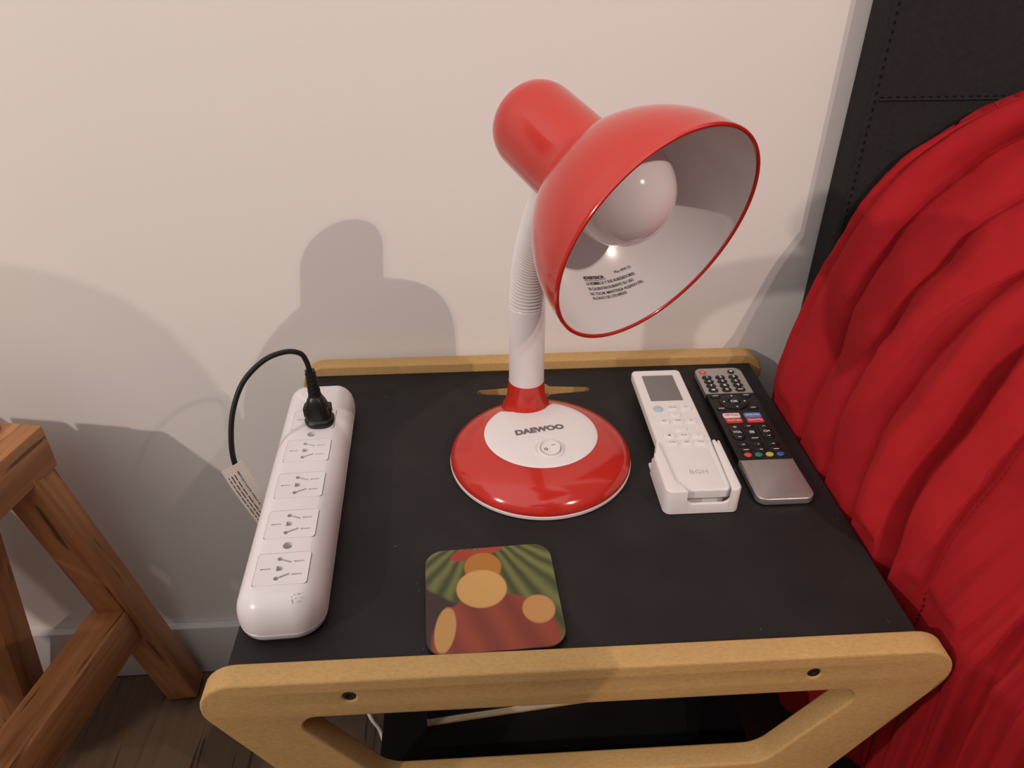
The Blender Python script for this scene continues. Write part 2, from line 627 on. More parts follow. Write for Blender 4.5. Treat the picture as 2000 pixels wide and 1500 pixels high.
# ------------------------------------------------------------------ desk lamp
LC = Vector((0.2315, 0.2168, 0.0))                   # base centre
SA = Vector((0.2222, 0.2712))                        # stem axis
lampo = thing('desk_lamp', 'red and white gooseneck desk lamp with a round base', 'lamp', LC)
BP = [(0.004, 0.0822), (0.0065, 0.0826), (0.010, 0.0812), (0.0145, 0.0775), (0.0185, 0.0715), (0.0218, 0.0645), (0.0243, 0.0565), (0.0262, 0.048), (0.0276, 0.038), (0.0285, 0.026), (0.029, 0.012), (0.029, 0.0)]
def base_z(r):
    for (z0, r0), (z1, r1) in zip(BP[:-1], BP[1:]):
        if r1 <= r <= r0:
            return z0 + (z1 - z0) * (r0 - r) / max(r0 - r1, 1e-9)
    return 0.029
fine = catmull([(z, r, 0) for z, r in BP], 4)
bm = lathe([(0.004, 0.0)] + [(p.x, max(p.y, 0)) for p in fine[:-1]] + [(0.029, 0)], LC, (0, 0, 1), 96)
# flared collar that carries the stem
lathe([(0.015, 0.0262), (0.0235, 0.0235), (0.0275, 0.0213), (0.0315, 0.0199), (0.036, 0.0189), (0.042, 0.0180), (0.050, 0.0173), (0.0535, 0.0171), (0.0535, 0.010)], (SA.x, SA.y, 0), (0, 0, 1), 64, bm)
bm_obj('base', bm, M['red'], lampo, world=True, smooth=60)
bm_obj('base_rim', lathe([(0.0, 0.0), (0.0, 0.0815), (0.0012, 0.0828), (0.0038, 0.0830), (0.0042, 0.0820), (0.0042, 0.0)], LC, (0, 0, 1), 96), M['white'], lampo, world=True)['label'] = 'thin white ring under the red base'
# white face plate, following the dome of the base, with a bite for the collar
PC = Vector((0.2320, 0.2225))
PR = 0.0518
NB = 0.0370
BC = Vector((0.2170, 0.2910))                       # centre of the bite
bm = bmesh.new()
rings = []
nr, ns = 22, 128
verts = {}
def face_pt(i, k):
    r = PR * i / nr
    t = 2 * PI * k / ns
    p = PC + Vector((math.cos(t), math.sin(t))) * r
    d = p - BC
    if d.length < NB:                                # push out of the bite
        p = BC + d.normalized() * NB if d.length > 1e-6 else BC + Vector((0, -NB))
    return p
for i in range(nr + 1):
    for k in range(ns):
        p = face_pt(i, k)
        rr_ = (p - Vector((LC.x, LC.y))).length
        lift = 0.0009 if i < nr else 0.0004
        verts[i, k] = bm.verts.new((p.x, p.y, base_z(rr_) + lift))
for i in range(nr):
    for k in range(ns):
        j = (k + 1) % ns
        vs = [verts[i, k], verts[i + 1, k], verts[i + 1, j], verts[i, j]]
        if i == 0:
            if k == 0:
                pass
        ar = 0
        P = [v.co.to_2d() for v in vs]
        for q in range(4):
            ar += P[q].x * P[(q + 1) % 4].y - P[(q + 1) % 4].x * P[q].y
        if abs(ar) < 1e-9:
            continue
        # drop what lies on the far side of the collar
        c = sum(P, Vector((0, 0))) / 4
        if (c - BC).length < NB * 1.002 or (c.y > SA.y + 0.004 and abs(c.x - BC.x) < 0.03):
            continue
        try:
            bm.faces.new(vs)
        except ValueError:
            pass
bmesh.ops.remove_doubles(bm, verts=bm.verts, dist=1e-6)
lone = [v for v in bm.verts if not v.link_faces]
bmesh.ops.delete(bm, geom=lone, context='VERTS')
face = bm_obj('face_plate', bm, M['white'], lampo, world=True, smooth=60)
face['label'] = 'round white plate with maker lettering and switch'

def drape(me, lift):
    for v in me.vertices:
        r_ = math.hypot(v.co.x - LC.x, v.co.y - LC.y)
        v.co.z = base_z(r_) + lift
fwd = (Vector((0.2376, 0.1919)) - Vector((0.2205, 0.2575))).normalized()   # front direction of the base
fa = math.atan2(fwd.x, -fwd.y)
me = text_mesh('DAEWOO', 0.0105, 0.00062, 'CENTER', 1.0, 1.02)
wx = text_width(me)
sxx = 0.0455 / (wx[1] - wx[0])
me.transform(Matrix.Diagonal((sxx, 0.92, 1, 1)))
me.transform(T(0.2313, 0.2192, 0) @ Matrix.Rotation(fa * 0.70, 4, 'Z'))
drape(me, 0.0012)
link_mesh('lettering', me, M['grey_ink'], face, world=True, smooth=0)
sw_c = Vector((0.2378, 0.1930, base_z(0.024) + 0.0006))
nrm = Vector((0.05, -0.10, 1)).normalized()
sw = bm_obj('switch', lathe([(0, 0.0), (0.0, 0.0122), (0.0012, 0.0122), (0.0020, 0.0112), (0.0022, 0.0098), (0.0012, 0.0092), (0.0004, 0.0090), (0.0004, 0)], sw_c, nrm, 48), M['white_matt'], lampo, world=True)
bm = bmesh.new()
u = Vector((math.cos(fa), math.sin(fa), 0)).normalized()
v_ = nrm.cross(u).normalized()
def rock_h(x):
    return 0.0023 + (0.0016 if x > 0 else 0.0002) * min(abs(x) / 0.0085, 1)
rv = {}
for i in range(7):
    for k in range(36):
        r_ = 0.0084 * i / 6
        t = 2 * PI * k / 36
        x_, y_ = r_ * math.cos(t), r_ * math.sin(t)
        rv[i, k] = bm.verts.new(sw_c + u * x_ + v_ * y_ + nrm * rock_h(x_))
low = [bm.verts.new(sw_c + u * 0.0084 * math.cos(2 * PI * k / 36) + v_ * 0.0084 * math.sin(2 * PI * k / 36) + nrm * 0.0004) for k in range(36)]
for k in range(36):
    j = (k + 1) % 36
    for i in range(6):
        bm.faces.new((rv[i, k], rv[i + 1, k], rv[i + 1, j], rv[i, j]))
    bm.faces.new((rv[6, k], low[k], low[j], rv[6, j]))
bmesh.ops.remove_doubles(bm, verts=bm.verts, dist=1e-7)
bm_obj('rocker', bm, M['white_matt'], sw, world=True, smooth=25)
bm = bmesh.new()
def ring_strip(cx, cy, ro, ri, n=20):
    A = []
    for k in range(n):
        t = 2 * PI * k / n
        A.append([bm.verts.new(sw_c + u * (cx + r_ * math.cos(t)) + v_ * (cy + r_ * math.sin(t)) + nrm * (rock_h(cx + r_ * math.cos(t)) + 0.0002)) for r_ in (ro, ri)])
    for k in range(n):
        j = (k + 1) % n
        bm.faces.new((A[k][0], A[j][0], A[j][1], A[k][1]))
ring_strip(-0.0045, -0.0006, 0.0016, 0.0010)
q = [bm.verts.new(sw_c + u * x_ + v_ * y_ + nrm * (rock_h(x_) + 0.0002)) for x_, y_ in ((0.0015, 0.0021), (0.0047, 0.0021), (0.0047, 0.0026), (0.0015, 0.0026))]
bm.faces.new(q)
bm_obj('marking', bm, M['ink'], sw, world=True, smooth=0)
bm_obj('stem', lathe([(0.0515, 0.0), (0.0515, 0.0163), (0.0535, 0.0166), (0.1300, 0.0166), (0.1315, 0.0164), (0.1328, 0.0154), (0.1328, 0.0)], (SA.x, SA.y, 0), (0, 0, 1), 48), M['white'], lampo, world=True)
# corrugated gooseneck, leaning forward into the neck of the shade
P = [Vector(p) for p in [(SA.x, SA.y, 0.1315), (SA.x, SA.y, 0.185), (0.2290, 0.222, 0.229), (0.2325, 0.147, 0.290)]]
def bez(t):
    return P[0] * (1 - t) ** 3 + P[1] * 3 * (1 - t) ** 2 * t + P[2] * 3 * (1 - t) * t * t + P[3] * t ** 3
NR = 50
dense = [bez(i / 400) for i in range(401)]
acc = [0.0]
for q0, q1 in zip(dense[:-1], dense[1:]):
    acc.append(acc[-1] + (q1 - q0).length)
path, rads = [], []
kk = 0
for i in range(NR * 10 + 1):
    t = i / (NR * 10)
    while kk < 399 and acc[kk + 1] < t * acc[-1]:
        kk += 1
    path.append(dense[kk].lerp(dense[kk + 1], (t * acc[-1] - acc[kk]) / (acc[kk + 1] - acc[kk])))
    ph = (i % 10) / 10
    rads.append(0.0164 - 0.0020 * t - 0.0021 * (0.5 + 0.5 * math.cos(2 * PI * ph)) ** 2.5)
bm_obj('gooseneck', tube_bm(path, rads, 40), M['white_matt'], lampo, world=True, smooth=80)['label'] = 'bendable ribbed white neck'

SC = Vector((0.2807, 0.0685, 0.2735))                # rim centre
SN = Vector((0.5081, -0.7999, -0.3193)).normalized() # way the shade looks
HD, RN, HT, CAP, RT, R0, EX, EX2, CE = 0.06827, 0.03020, 0.14393, 0.02330, 0.02982, 0.07220, 1.883, 1.4349, 0.556
def shade_r(s):
    return RN + (R0 - RN) * max(0.0, 1 - (s / HD) ** EX) ** (1 / EX2)
SU = SN.cross(Vector((0, 0, 1))).normalized()
outer = []
for i in range(33):
    q = i / 32
    s = HD * (1 - (1 - q) ** 1.6) if q < 1 else HD
    outer.append((-s, shade_r(s)))
# soften the crease where the bowl meets the tube
outer[-1] = (-HD * 0.996, RN + 0.0012)
for q in (0.03, 0.10, 0.3, 0.6, 1.0):
    s = HD + (HT - CAP - HD) * q
    outer.append((-s, RN + (RT - RN) * q + (0.0004 if q < 0.05 else 0)))
for i in range(1, 15):
    a_ = PI / 2 * i / 14
    outer.append((-(HT - CAP + CAP * math.sin(a_)), RT * max(math.cos(a_), 0) ** CE if i < 14 else 0.0))
rim = [(-0.0006, R0 - 0.0019), (0.0004, R0 - 0.0017), (0.0009, R0 - 0.0008), (0.0007, R0 + 0.0002), (-0.0004, R0 + 0.0006), (-0.0018, R0 + 0.0003)]
shade = bm_obj('lamp_shade', lathe(rim + outer[2:], SC, SN, 128, uref=SU), M['red'], lampo, world=True, smooth=50)
inner = []
TH = 0.0016
for i in range(33):
    q = i / 32
    s = HD * (1 - (1 - q) ** 1.6) if q < 1 else HD
    inner.append((-s - 0.0003, shade_r(s) - TH))
inner.append((-HD - 0.004, RN - TH))
inner.append((-HT + CAP + 0.002, RT - TH))
inner.append((-HT + CAP, RT * 0.6))
inner.append((-HT + CAP, 0.0))
lining = bm_obj('shade_lining', lathe(inner, SC, SN, 128, uref=SU), M['lining'], shade, world=True, smooth=50)
lining['label'] = 'glossy white inside of the shade'

# printed warning on the lining; text coordinates run (phi, s)
SV = SN.cross(SU)
def lining_pt(phi, s):
    r_ = shade_r(s) - TH - 0.00035
    return SC - SN * s + (SU * math.cos(phi) + SV * math.sin(phi)) * r_
def warn(body, size, a0, a1, s0, b=0.0):
    me = text_mesh(body, 1.0, b)
    wx = text_width(me)
    for v in me.vertices:
        a_ = a0 + (a1 - a0) * (v.co.x - wx[0]) / (wx[1] - wx[0])
        s = (s0 - 0.0070 * a_ + v.co.y * size) * 1.0476
        v.co = lining_pt(1.470 + 0.585 * a_, s)
    return me
parts = [('ADVERTENCIA', .0026, 0, .44, .0374, .03), ('Max 40W ES', .0024, .68, 1.0, .0386, .0), ('LA BOMBILLA Y SUS ALREDEDORES', .0026, 0.02, .98, .0340, .01),
         ('SE CALIENTAN DURANTE SU USO', .0026, 0.02, .90, .0307, .01), ('NO TOCAR. MANTENGA ALEJADO DEL', .0026, 0.01, 1.02, .0275, .01), ('ALCANCE DE LOS NIÑOS', .0026, 0.01, .66, .0246, .01)]
bm = bmesh.new()
for p in parts:
    m_ = warn(*p)
    bm.from_mesh(m_)
    bpy.data.meshes.remove(m_)
n_ = 10
A = []
for i in range(n_ + 1):
    a_ = 0.0 + 0.46 * i / n_
    A.append([bm.verts.new(lining_pt(1.470 + 0.585 * a_, (0.0374 - 0.0070 * a_ + d) * 1.0476)) for d in (-0.0006, -0.00085)])
for i in range(n_):
    bm.faces.new((A[i][0], A[i + 1][0], A[i + 1][1], A[i][1]))
bm_obj('lettering', bm, M['ink'], shade, world=True, smooth=0)
# bulb and its holder
BR = 0.0318
BO = Vector((0.2633, 0.1003, 0.2911))
pr_ = [(BR, 0.0)]
for i in range(1, 22):
    a_ = PI * 0.72 * i / 21
    pr_.append((BR * math.cos(a_), BR * math.sin(a_)))
pr_ += [(-0.030, 0.0165), (-0.040, 0.0140), (-0.048, 0.0)]
bm_obj('bulb', lathe(pr_, BO, SN, 64), M['opal'], lampo, world=True, smooth=60)
bm_obj('bulb_socket', lathe([(-0.074, 0.0), (-0.074, 0.0165), (-0.076, 0.0175), (-0.112, 0.0175), (-0.112, 0.0)], SC, SN, 40), M['white_matt'], lampo, world=True)

# ------------------------------------------------------------------ power strip
SO = (0.033, 0.020, 0.0)
SR = math.radians(2.2)
strip = thing('power_strip', 'long white five-socket power strip along the left edge of the table', 'power strip', SO, SR)
HZ = 0.036
SL = 0.2900
def ring_loft(levels, y0, y1, hw, rf, rb, n=9):
    """stack of rounded-rectangle rings; levels: (z, inset)"""
    bm = bmesh.new()
    rings = []
    for z, d in levels:
        pts = round_poly([(-hw + d, y0 + d), (hw - d, y0 + d), (hw - d, y1 - d), (-hw + d, y1 - d)], [max(rf - d, 0.002), max(rf - d, 0.002), max(rb - d, 0.002), max(rb - d, 0.002)], n)
        rings.append([bm.verts.new((p.x, p.y, z)) for p in pts])
    for a, b in zip(rings[:-1], rings[1:]):
        m = len(a)
        for k in range(m):
            bm.faces.new((a[k], a[(k + 1) % m], b[(k + 1) % m], b[k]))
    bm.faces.new(rings[0][::-1])
    bm.faces.new(rings[-1])
    return bm
lev = [(0.0098, 0.0006), (0.0102, 0.0001), (0.0140, 0.0), (0.0190, 0.0003), (0.0235, 0.0013), (0.0272, 0.0029), (0.0303, 0.0050), (0.0328, 0.0076), (0.0346, 0.0104), (0.0356, 0.0130), (HZ, 0.0155)]
body = bm_obj('housing', ring_loft(lev, 0.0020, SL, 0.0312, 0.022, 0.017), M['white'], strip, smooth=40)
bottom = bm_obj('bottom_cover', ring_loft([(0.0, 0.0065), (0.0012, 0.0040), (0.0035, 0.0018), (0.0065, 0.0006), (0.0092, 0.0002), (0.0096, 0.0006)], 0.0020, SL, 0.0312, 0.022, 0.017), M['white'], strip, smooth=40)
centers = [0.2222, 0.1760, 0.1303, 0.0848, 0.0390]
PX0, PX1, PHY = -0.0180, 0.0195, 0.0152
pocket = [plate_mesh('cut', rrect(PX0 - 0.00035, c - PHY - 0.00035, PX1 + 0.00035, c + PHY + 0.00035, 0.0025), [], 0.02, 0, HZ - 0.0060) for c in centers]
pocket += [plate_mesh('cut', circle2(0.0012, yc, 0.0036, n=28), [], 0.02, 0, HZ - 0.0090) for yc in (0.1990, 0.0616)]
boolean_cut(body, pocket)
def slot_rect(x0, y0, x1, y1, wd):
    p, q = Vector((x0, y0)), Vector((x1, y1))
    d = (q - p).normalized()
    n = Vector((-d.y, d.x)) * wd / 2
    return [p - n, q - n, q + n, p + n]
def keyhole(x0, y0, x1, y1, r, wd):
    """slanting slot with a round end at (x0, y0)"""
    p, q = Vector((x0, y0)), Vector((x1, y1))
    d = (q - p).normalized()
    n = Vector((-d.y, d.x))
    a = math.asin(wd / 2 / r)
    base = math.atan2(d.y, d.x)
    out = []
    for k in range(17):
        t = base + a + (2 * PI - 2 * a) * k / 16
        out.append(p + Vector((math.cos(t), math.sin(t))) * r)
    out.append(q - n * wd / 2)
    out.append(q + n * wd / 2)
    return out
def half_round(cx, cy, r):
    pts = [Vector((cx + r * 1.25 * math.cos(t), cy + r * math.sin(t))) for t in [-PI / 2 + PI * k / 12 for k in range(13)]]
    return [Vector((cx - 0.0018, cy + r)), Vector((cx - 0.0018, cy - r))] + pts
for c in centers:
    holes = [slot_rect(-0.0146, c + 0.0003, -0.0072, c + 0.0003, 0.0013),
             half_round(-0.0017, c + 0.0002, 0.0024),
             keyhole(-0.0022, c + 0.0095, 0.0066, c + 0.0058, 0.0019, 0.0017),
             keyhole(-0.0022, c - 0.0092, 0.0066, c - 0.0053, 0.0019, 0.0017),
             slot_rect(0.0082, c + 0.0064, 0.0153, c + 0.0064, 0.0013),
             slot_rect(0.0082, c - 0.0061, 0.0153, c - 0.0061, 0.0013)]
    plate('socket_plate', rrect(PX0, c - PHY, PX1, c + PHY, 0.0024), holes, 0.0056, 0.0, HZ - 0.0057, M['white'], strip)
for yc in (0.1990, 0.0616):
    bm_obj('screw', lathe([(0, 0), (0, 0.0014), (0.0006, 0.0018), (0.0008, 0.0031), (0.0, 0.0034), (-0.001, 0.0034)], (0.0012, yc, HZ - 0.0088), (0, 0, 1), 24), M['silver_dull'], strip)
bm = bmesh.new()
random.seed(3)
for i in range(12):
    px, py = 0.0085 + random.uniform(0, 0.010), 0.0125 + random.uniform(-0.003, 0.003)
    q = random.uniform(0.0003, 0.0008)
    dd = min(py - 0.0020, 0.0312 - px)
    zz = 0.0
    for (z0_, d0_), (z1_, d1_) in zip(lev[2:-1], lev[3:]):
        if d0_ <= dd <= d1_:
            zz = z0_ + (z1_ - z0_) * (dd - d0_) / max(d1_ - d0_, 1e-9) + 0.0002
    if zz == 0.0:
        continue
    box_bm((px, py, zz), (q * 1.6, q, 0.0002), 0, bm=bm, mat3=Matrix.Rotation(random.uniform(0, 3), 3, 'Z'))
sm = bm_obj('scuff_marks', bm, M['pale_ink'], strip, smooth=0)
sm['kind'] = 'stuff'

# ------------------------------------------------------------------ plugged cord with its paper tag
PXY = Vector((0.0318, 0.2365))
LEAN = Vector((-0.058, 0.108))                       # how the plug tips, per metre of height
plug = thing('plug_and_cord', 'black plug with curling cord standing in the farthest socket of the power strip', 'plug', (PXY.x, PXY.y, HZ))
bm = bmesh.new()
def oval_stack(levels, n=32):
    rings = []
    for z, rx, ry, ox, oy in levels:
        rings.append([bm.verts.new((PXY.x + LEAN.x * (z - HZ) + ox + rx * math.copysign(abs(math.cos(2 * PI * k / n)) ** 0.85, math.cos(2 * PI * k / n)), PXY.y + LEAN.y * (z - HZ) + oy + ry * math.copysign(abs(math.sin(2 * PI * k / n)) ** 0.85, math.sin(2 * PI * k / n)), z)) for k in range(n)])
    for a, b in zip(rings[:-1], rings[1:]):
        for k in range(n):
            j = (k + 1) % n
            bm.faces.new((a[k], a[j], b[j], b[k]))
    bm.faces.new(rings[0][::-1])
    bm.faces.new(rings[-1])
oval_stack([(HZ + 0.0002, 0.0120, 0.0105, 0, 0), (HZ + 0.002, 0.0130, 0.0112, 0, 0), (HZ + 0.0050, 0.0133, 0.0115, 0, 0), (HZ + 0.0062, 0.0126, 0.0106, 0, 0), (HZ + 0.0070, 0.0116, 0.0096, 0, 0), (HZ + 0.012, 0.0112, 0.0094, 0, 0), (HZ + 0.018, 0.0102, 0.0086, 0.0, 0), (HZ + 0.023, 0.0084, 0.0074, 0, 0), (HZ + 0.027, 0.0062, 0.0060, 0, 0), (HZ + 0.029, 0.0040, 0.0040, 0, 0)])
pb = bm_obj('plug_body', bm, M['black_plastic'], plug, world=True, smooth=40)
for sgn in (-1, 1):
    bm_obj('finger_grip', box_bm((PXY.x - 0.0008 + sgn * 0.0100, PXY.y + 0.0014, HZ + 0.0135), (0.0044, 0.0110, 0.0100), 0.0014, 3), M['black_plastic'], pb, world=True)
bm = bmesh.new()
sz0, sz1 = HZ + 0.024, HZ + 0.0525
path, rads = [], []
for i in range(57):
    t = i / 56
    zz = sz0 + (sz1 - sz0) * t
    path.append((PXY.x + LEAN.x * (zz - HZ), PXY.y + LEAN.y * (zz - HZ), zz))
    ph = (i % 8) / 8
    rads.append((0.0060 - 0.0014 * t) * (1.0 if ph < 0.6 else 0.80))
bm_obj('strain_relief', tube_bm(path, rads, 20), M['black_rubber'], plug, world=True, smooth=40)
CORD = [(PXY.x - 0.0005, PXY.y, sz1 - 0.004), (0.0275, 0.2410, 0.0985), (0.0235, 0.239, 0.1080), (0.0125, 0.233, 0.1130), (-0.0030, 0.222, 0.1115), (-0.0190, 0.209, 0.0990), (-0.0285, 0.197, 0.0780), (-0.0320, 0.187, 0.0540), (-0.0315, 0.182, 0.0340), (-0.0270, 0.181, 0.0140), (-0.0195, 0.182, -0.012), (-0.0105, 0.184, -0.036), (0.004, 0.192, -0.050), (0.05, 0.22, -0.056), (0.13, 0.27, -0.054), (0.19, 0.310, -0.044), (0.2225, 0.3290, -0.022), (0.2238, 0.3300, -0.004), (0.2212, 0.3150, 0.0085), (0.2195, 0.296, 0.0115)]
CORD[0] = (PXY.x + LEAN.x * 0.050, PXY.y + LEAN.y * 0.050, sz1 - 0.004)
bm_obj('cord', tube_bm(catmull(CORD, 8), 0.0023, 14), M['black_rubber'], plug, world=True)
# the tag, folded round the cord
TL = [Vector(p) for p in [(-0.0330, 0.1780, 0.0360), (-0.0272, 0.1775, 0.0160), (-0.0198, 0.1785, -0.0080), (-0.0130, 0.1800, -0.0300)]]
tl = catmull(TL, 5)
side = Vector((0.86, 0.05, 0.50)).normalized()
vs, fs = [], []
for i, p in enumerate(tl):
    wv = side * 0.0110
    for q in (-1, -0.5, 0, 0.5, 1):
        bend = Vector((0, -1, 0.3)) * (0.0016 * (1 - q * q))
        vs.append(p + wv * q + bend)
n = len(tl)
for i in range(n - 1):
    for k in range(4):
        fs.append((i * 5 + k, i * 5 + k + 1, (i + 1) * 5 + k + 1, (i + 1) * 5 + k))
front_pts = list(vs)
me = bpy.data.meshes.new('paper_tag')
bm = bmesh.new()
bvs = [bm.verts.new(v) for v in vs]
for f_ in fs:
    bm.faces.new([bvs[i] for i in f_])
bmesh.ops.recalc_face_normals(bm, faces=bm.faces)
res = bmesh.ops.solidify(bm, geom=bm.faces[:], thickness=0.0004)
tag = bm_obj('paper_tag', bm, M['paper'], plug, world=True)
tag['label'] = 'cream paper tag with printed warning on the black cord'
def tag_pt(s, q):
    """s 0..1 down the tag, q -1..1 across"""
    f_ = max(0.0, min(s, 0.9999)) * (n - 1)
    i = int(f_)
    p = tl[i].lerp(tl[i + 1], f_ - i)
    return p + side * 0.0110 * q + Vector((0, -1, 0.3)) * (0.0016 * (1 - q * q)) + Vector((0.10, -0.75, 0.45)).normalized() * 0.0007
me = text_mesh('IMPORTANTE PARA EL USUARIO', 1.0, 0.008)
wx = text_width(me)
for v in me.vertices:
    v.co = tag_pt(0.14 + 0.80 * (v.co.x - wx[0]) / (wx[1] - wx[0]), 0.20 + v.co.y * 0.20)
bm = bmesh.new()
bm.from_mesh(me)
random.seed(5)
for row, q in enumerate((-0.12, -0.42, -0.72)):
    s = 0.16 + 0.0 * row
    while s < 0.93:
        ln = random.uniform(0.03, 0.12)
        e = min(s + ln, 0.95)
        m_ = 5
        A = []
        for i in range(m_ + 1):
            t = s + (e - s) * i / m_
            A.append([bm.verts.new(tag_pt(t, q + d)) for d in (-0.035, 0.035)])
        for i in range(m_):
            bm.faces.new((A[i][0], A[i + 1][0], A[i + 1][1], A[i][1]))
        s = e + 0.018
bm_obj('lettering', bm, M['ink'], tag, world=True, smooth=0)

# ------------------------------------------------------------------ air-conditioner remote in its cradle
cr = thing('remote_cradle', 'white wall cradle lying on the table and holding the white remote', 'holder', (0.3615, 0.17, 0.0))
CX0, CX1, CY0, CY1 = 0.3285, 0.3930, 0.1355, 0.1890
plate('back_panel', round_poly([(CX0 + 0.0012, CY0 + 0.0012), (CX1 - 0.0012, CY0 + 0.0012), (CX1 - 0.0012, 0.2030), (CX0 + 0.0012, 0.2030)], [0.0056, 0.0056, 0.002, 0.002], 6), [], 0.0024, 0.0004, 0.0, M['white'], cr, world=True)
# one wall wrapped round the two sides and the scooped front
sc0, sc1 = 0.3465, 0.3835
CR = 0.0065
path_ = []
for k in range(9):
    path_.append((CX0, 0.1895 - (0.1895 - CY0 - CR) * k / 8, 'L'))
for k in range(1, 9):
    t = PI + PI / 2 * k / 8
    path_.append((CX0 + CR + CR * math.cos(t), CY0 + CR + CR * math.sin(t), 'C'))
fx = [CX0 + CR + (sc0 - CX0 - CR) * k / 3 for k in range(1, 4)] + [sc0 + 0.0001 + 0.0065 * (1 - math.cos(PI / 2 * k / 8)) for k in range(9)]
fx += [sc0 + 0.0066 + (sc1 - sc0 - 0.0132) * k / 6 for k in range(1, 6)]
fx += [sc1 - 0.0001 - 0.0065 * (1 - math.cos(PI / 2 * k / 8)) for k in range(8, -1, -1)] + [sc1 + (CX1 - CR - sc1) * k / 3 for k in range(0, 3)]
for x_ in fx:
    path_.append((x_, CY0, 'F'))
for k in range(0, 9):
    t = -PI / 2 + PI / 2 * k / 8
    path_.append((CX1 - CR + CR * math.cos(t), CY0 + CR + CR * math.sin(t), 'C'))
for k in range(1, 9):
    path_.append((CX1, CY0 + CR + (0.2035 - CY0 - CR) * k / 8, 'R'))
def wall_h(x_, y_, kind):
    if kind == 'F' and sc0 < x_ < sc1:
        d_ = min(x_ - sc0, sc1 - x_)
        return 0.0105 + (0.0065 - math.sqrt(max(0, 0.0065 ** 2 - (0.0065 - d_) ** 2)) if d_ < 0.0065 else 0)
    if kind == 'L' and y_ > 0.184:
        return 0.0245 - 0.0065 * (y_ - 0.184) / 0.0055
    return 0.0245
bm = bmesh.new()
cols = []
for i, (x_, y_, kind) in enumerate(path_):
    q0 = path_[max(i - 1, 0)]
    q1 = path_[min(i + 1, len(path_) - 1)]
    t = Vector((q1[0] - q0[0], q1[1] - q0[1])).normalized()
    n_ = Vector((-t.y, t.x))                          # points inwards
    hh = wall_h(x_, y_, kind)
    col_ = []
    for dd, zz in ((0.0006, 0.0), (0.0, 0.0006), (0.0, hh - 0.0008), (0.0003, hh - 0.0002), (0.0009, hh), (0.0024, hh), (0.0024, 0.0)):
        col_.append(bm.verts.new((x_ + n_.x * dd, y_ + n_.y * dd, zz)))
    cols.append(col_)
for a_, b_ in zip(cols[:-1], cols[1:]):
    for k in range(7):
        bm.faces.new((a_[k], b_[k], b_[(k + 1) % 7], a_[(k + 1) % 7]))
bm.faces.new(cols[0])
bm.faces.new(cols[-1][::-1])
bm_obj('wall', bm, M['white'], cr, world=True, smooth=40)
bm_obj('arm', box_bm((0.3352, 0.1965, 0.0125), (0.0022, 0.0150, 0.0245), 0.0008, 2), M['white'], cr, world=True)
# top flanges that hold the remote down
fl = round_poly([(CX0 + 0.0008, CY0 + 0.0008), (sc0, CY0 + 0.0008), (0.3445, 0.1425), (0.3392, 0.150), (0.3370, 0.2035), (0.3348, 0.2035), (0.3312, 0.189), (CX0 + 0.0008, 0.187)], [0.006, 0.001, 0.003, 0.005, 0.001, 0.001, 0.002, 0.002], 6)
plate('flange', fl, [], 0.0020, 0.0008, 0.0232, M['white'], cr, world=True)
fr_ = round_poly([(CX1 - 0.0008, CY0 + 0.0008), (sc1, CY0 + 0.0008), (0.3845, 0.146), (0.3850, 0.165), (0.3860, 0.2040), (0.3885, 0.2055), (CX1 - 0.0008, 0.192)], [0.006, 0.001, 0.004, 0.02, 0.001, 0.002, 0.006], 6)
plate('flange', fr_, [], 0.0020, 0.0008, 0.0232, M['white'], cr, world=True)
bm_obj('rest', box_bm((0.3617, 0.172, 0.0070), (0.040, 0.052, 0.0096), 0.0006, 1), M['white'], cr, world=True)

RZ = 0.0226
ac = thing('air_conditioner_remote', 'white remote with a grey screen, held in a white cradle', 'remote', (0.3617, 0.235, 0.0120))
plate('body', round_poly([(0.3364, 0.1400), (0.3872, 0.1400), (0.3872, 0.3300), (0.3364, 0.3300)], [0.006, 0.006, 0.005, 0.005], 6), [], RZ - 0.0120, 0.0024, 0.0120, M['white_matt'], ac, world=True, seg=4)
plate('screen', rrect(0.3452, 0.2722, 0.3772, 0.3182, 0.0008, 3), [], 0.0011, 0.0002, RZ - 0.0007, M['lcd'], ac, world=True)
plate('battery_cover', rrect(0.3440, 0.1415, 0.3795, 0.1945, 0.0012, 3), [], 0.0012, 0.0004, RZ - 0.0008, M['white_matt'], ac, world=True)
def button(x, y, rx, ry, h, z, mat, parent, square=False, r=0.001):
    out = circle2(x, y, rx, ry, 24) if not square else rrect(x - rx, y - ry, x + rx, y + ry, r, 4)
    return plate('button', out, [], h + 0.0006, min(0.0005, h * 0.45), z - 0.0006, mat, parent, world=True)
ACB = [(0.3489, 0.2580, 'power'), (0.3633, 0.2588, 'MODE'), (0.3763, 0.2590, 'grid'), (0.3631, 0.2482, 'up'), (0.3502, 0.2372, 'SET'), (0.3631, 0.2372, 'TIME'), (0.3758, 0.2370, 'clock'),
       (0.3631, 0.2250, 'down'), (0.3497, 0.2150, 'fan'), (0.3633, 0.2146, 'Sleep'), (0.3762, 0.2142, '°C'), (0.3500, 0.2045, 'Turbo'), (0.3631, 0.2040, 'LED'), (0.3758, 0.2038, 'Clean')]
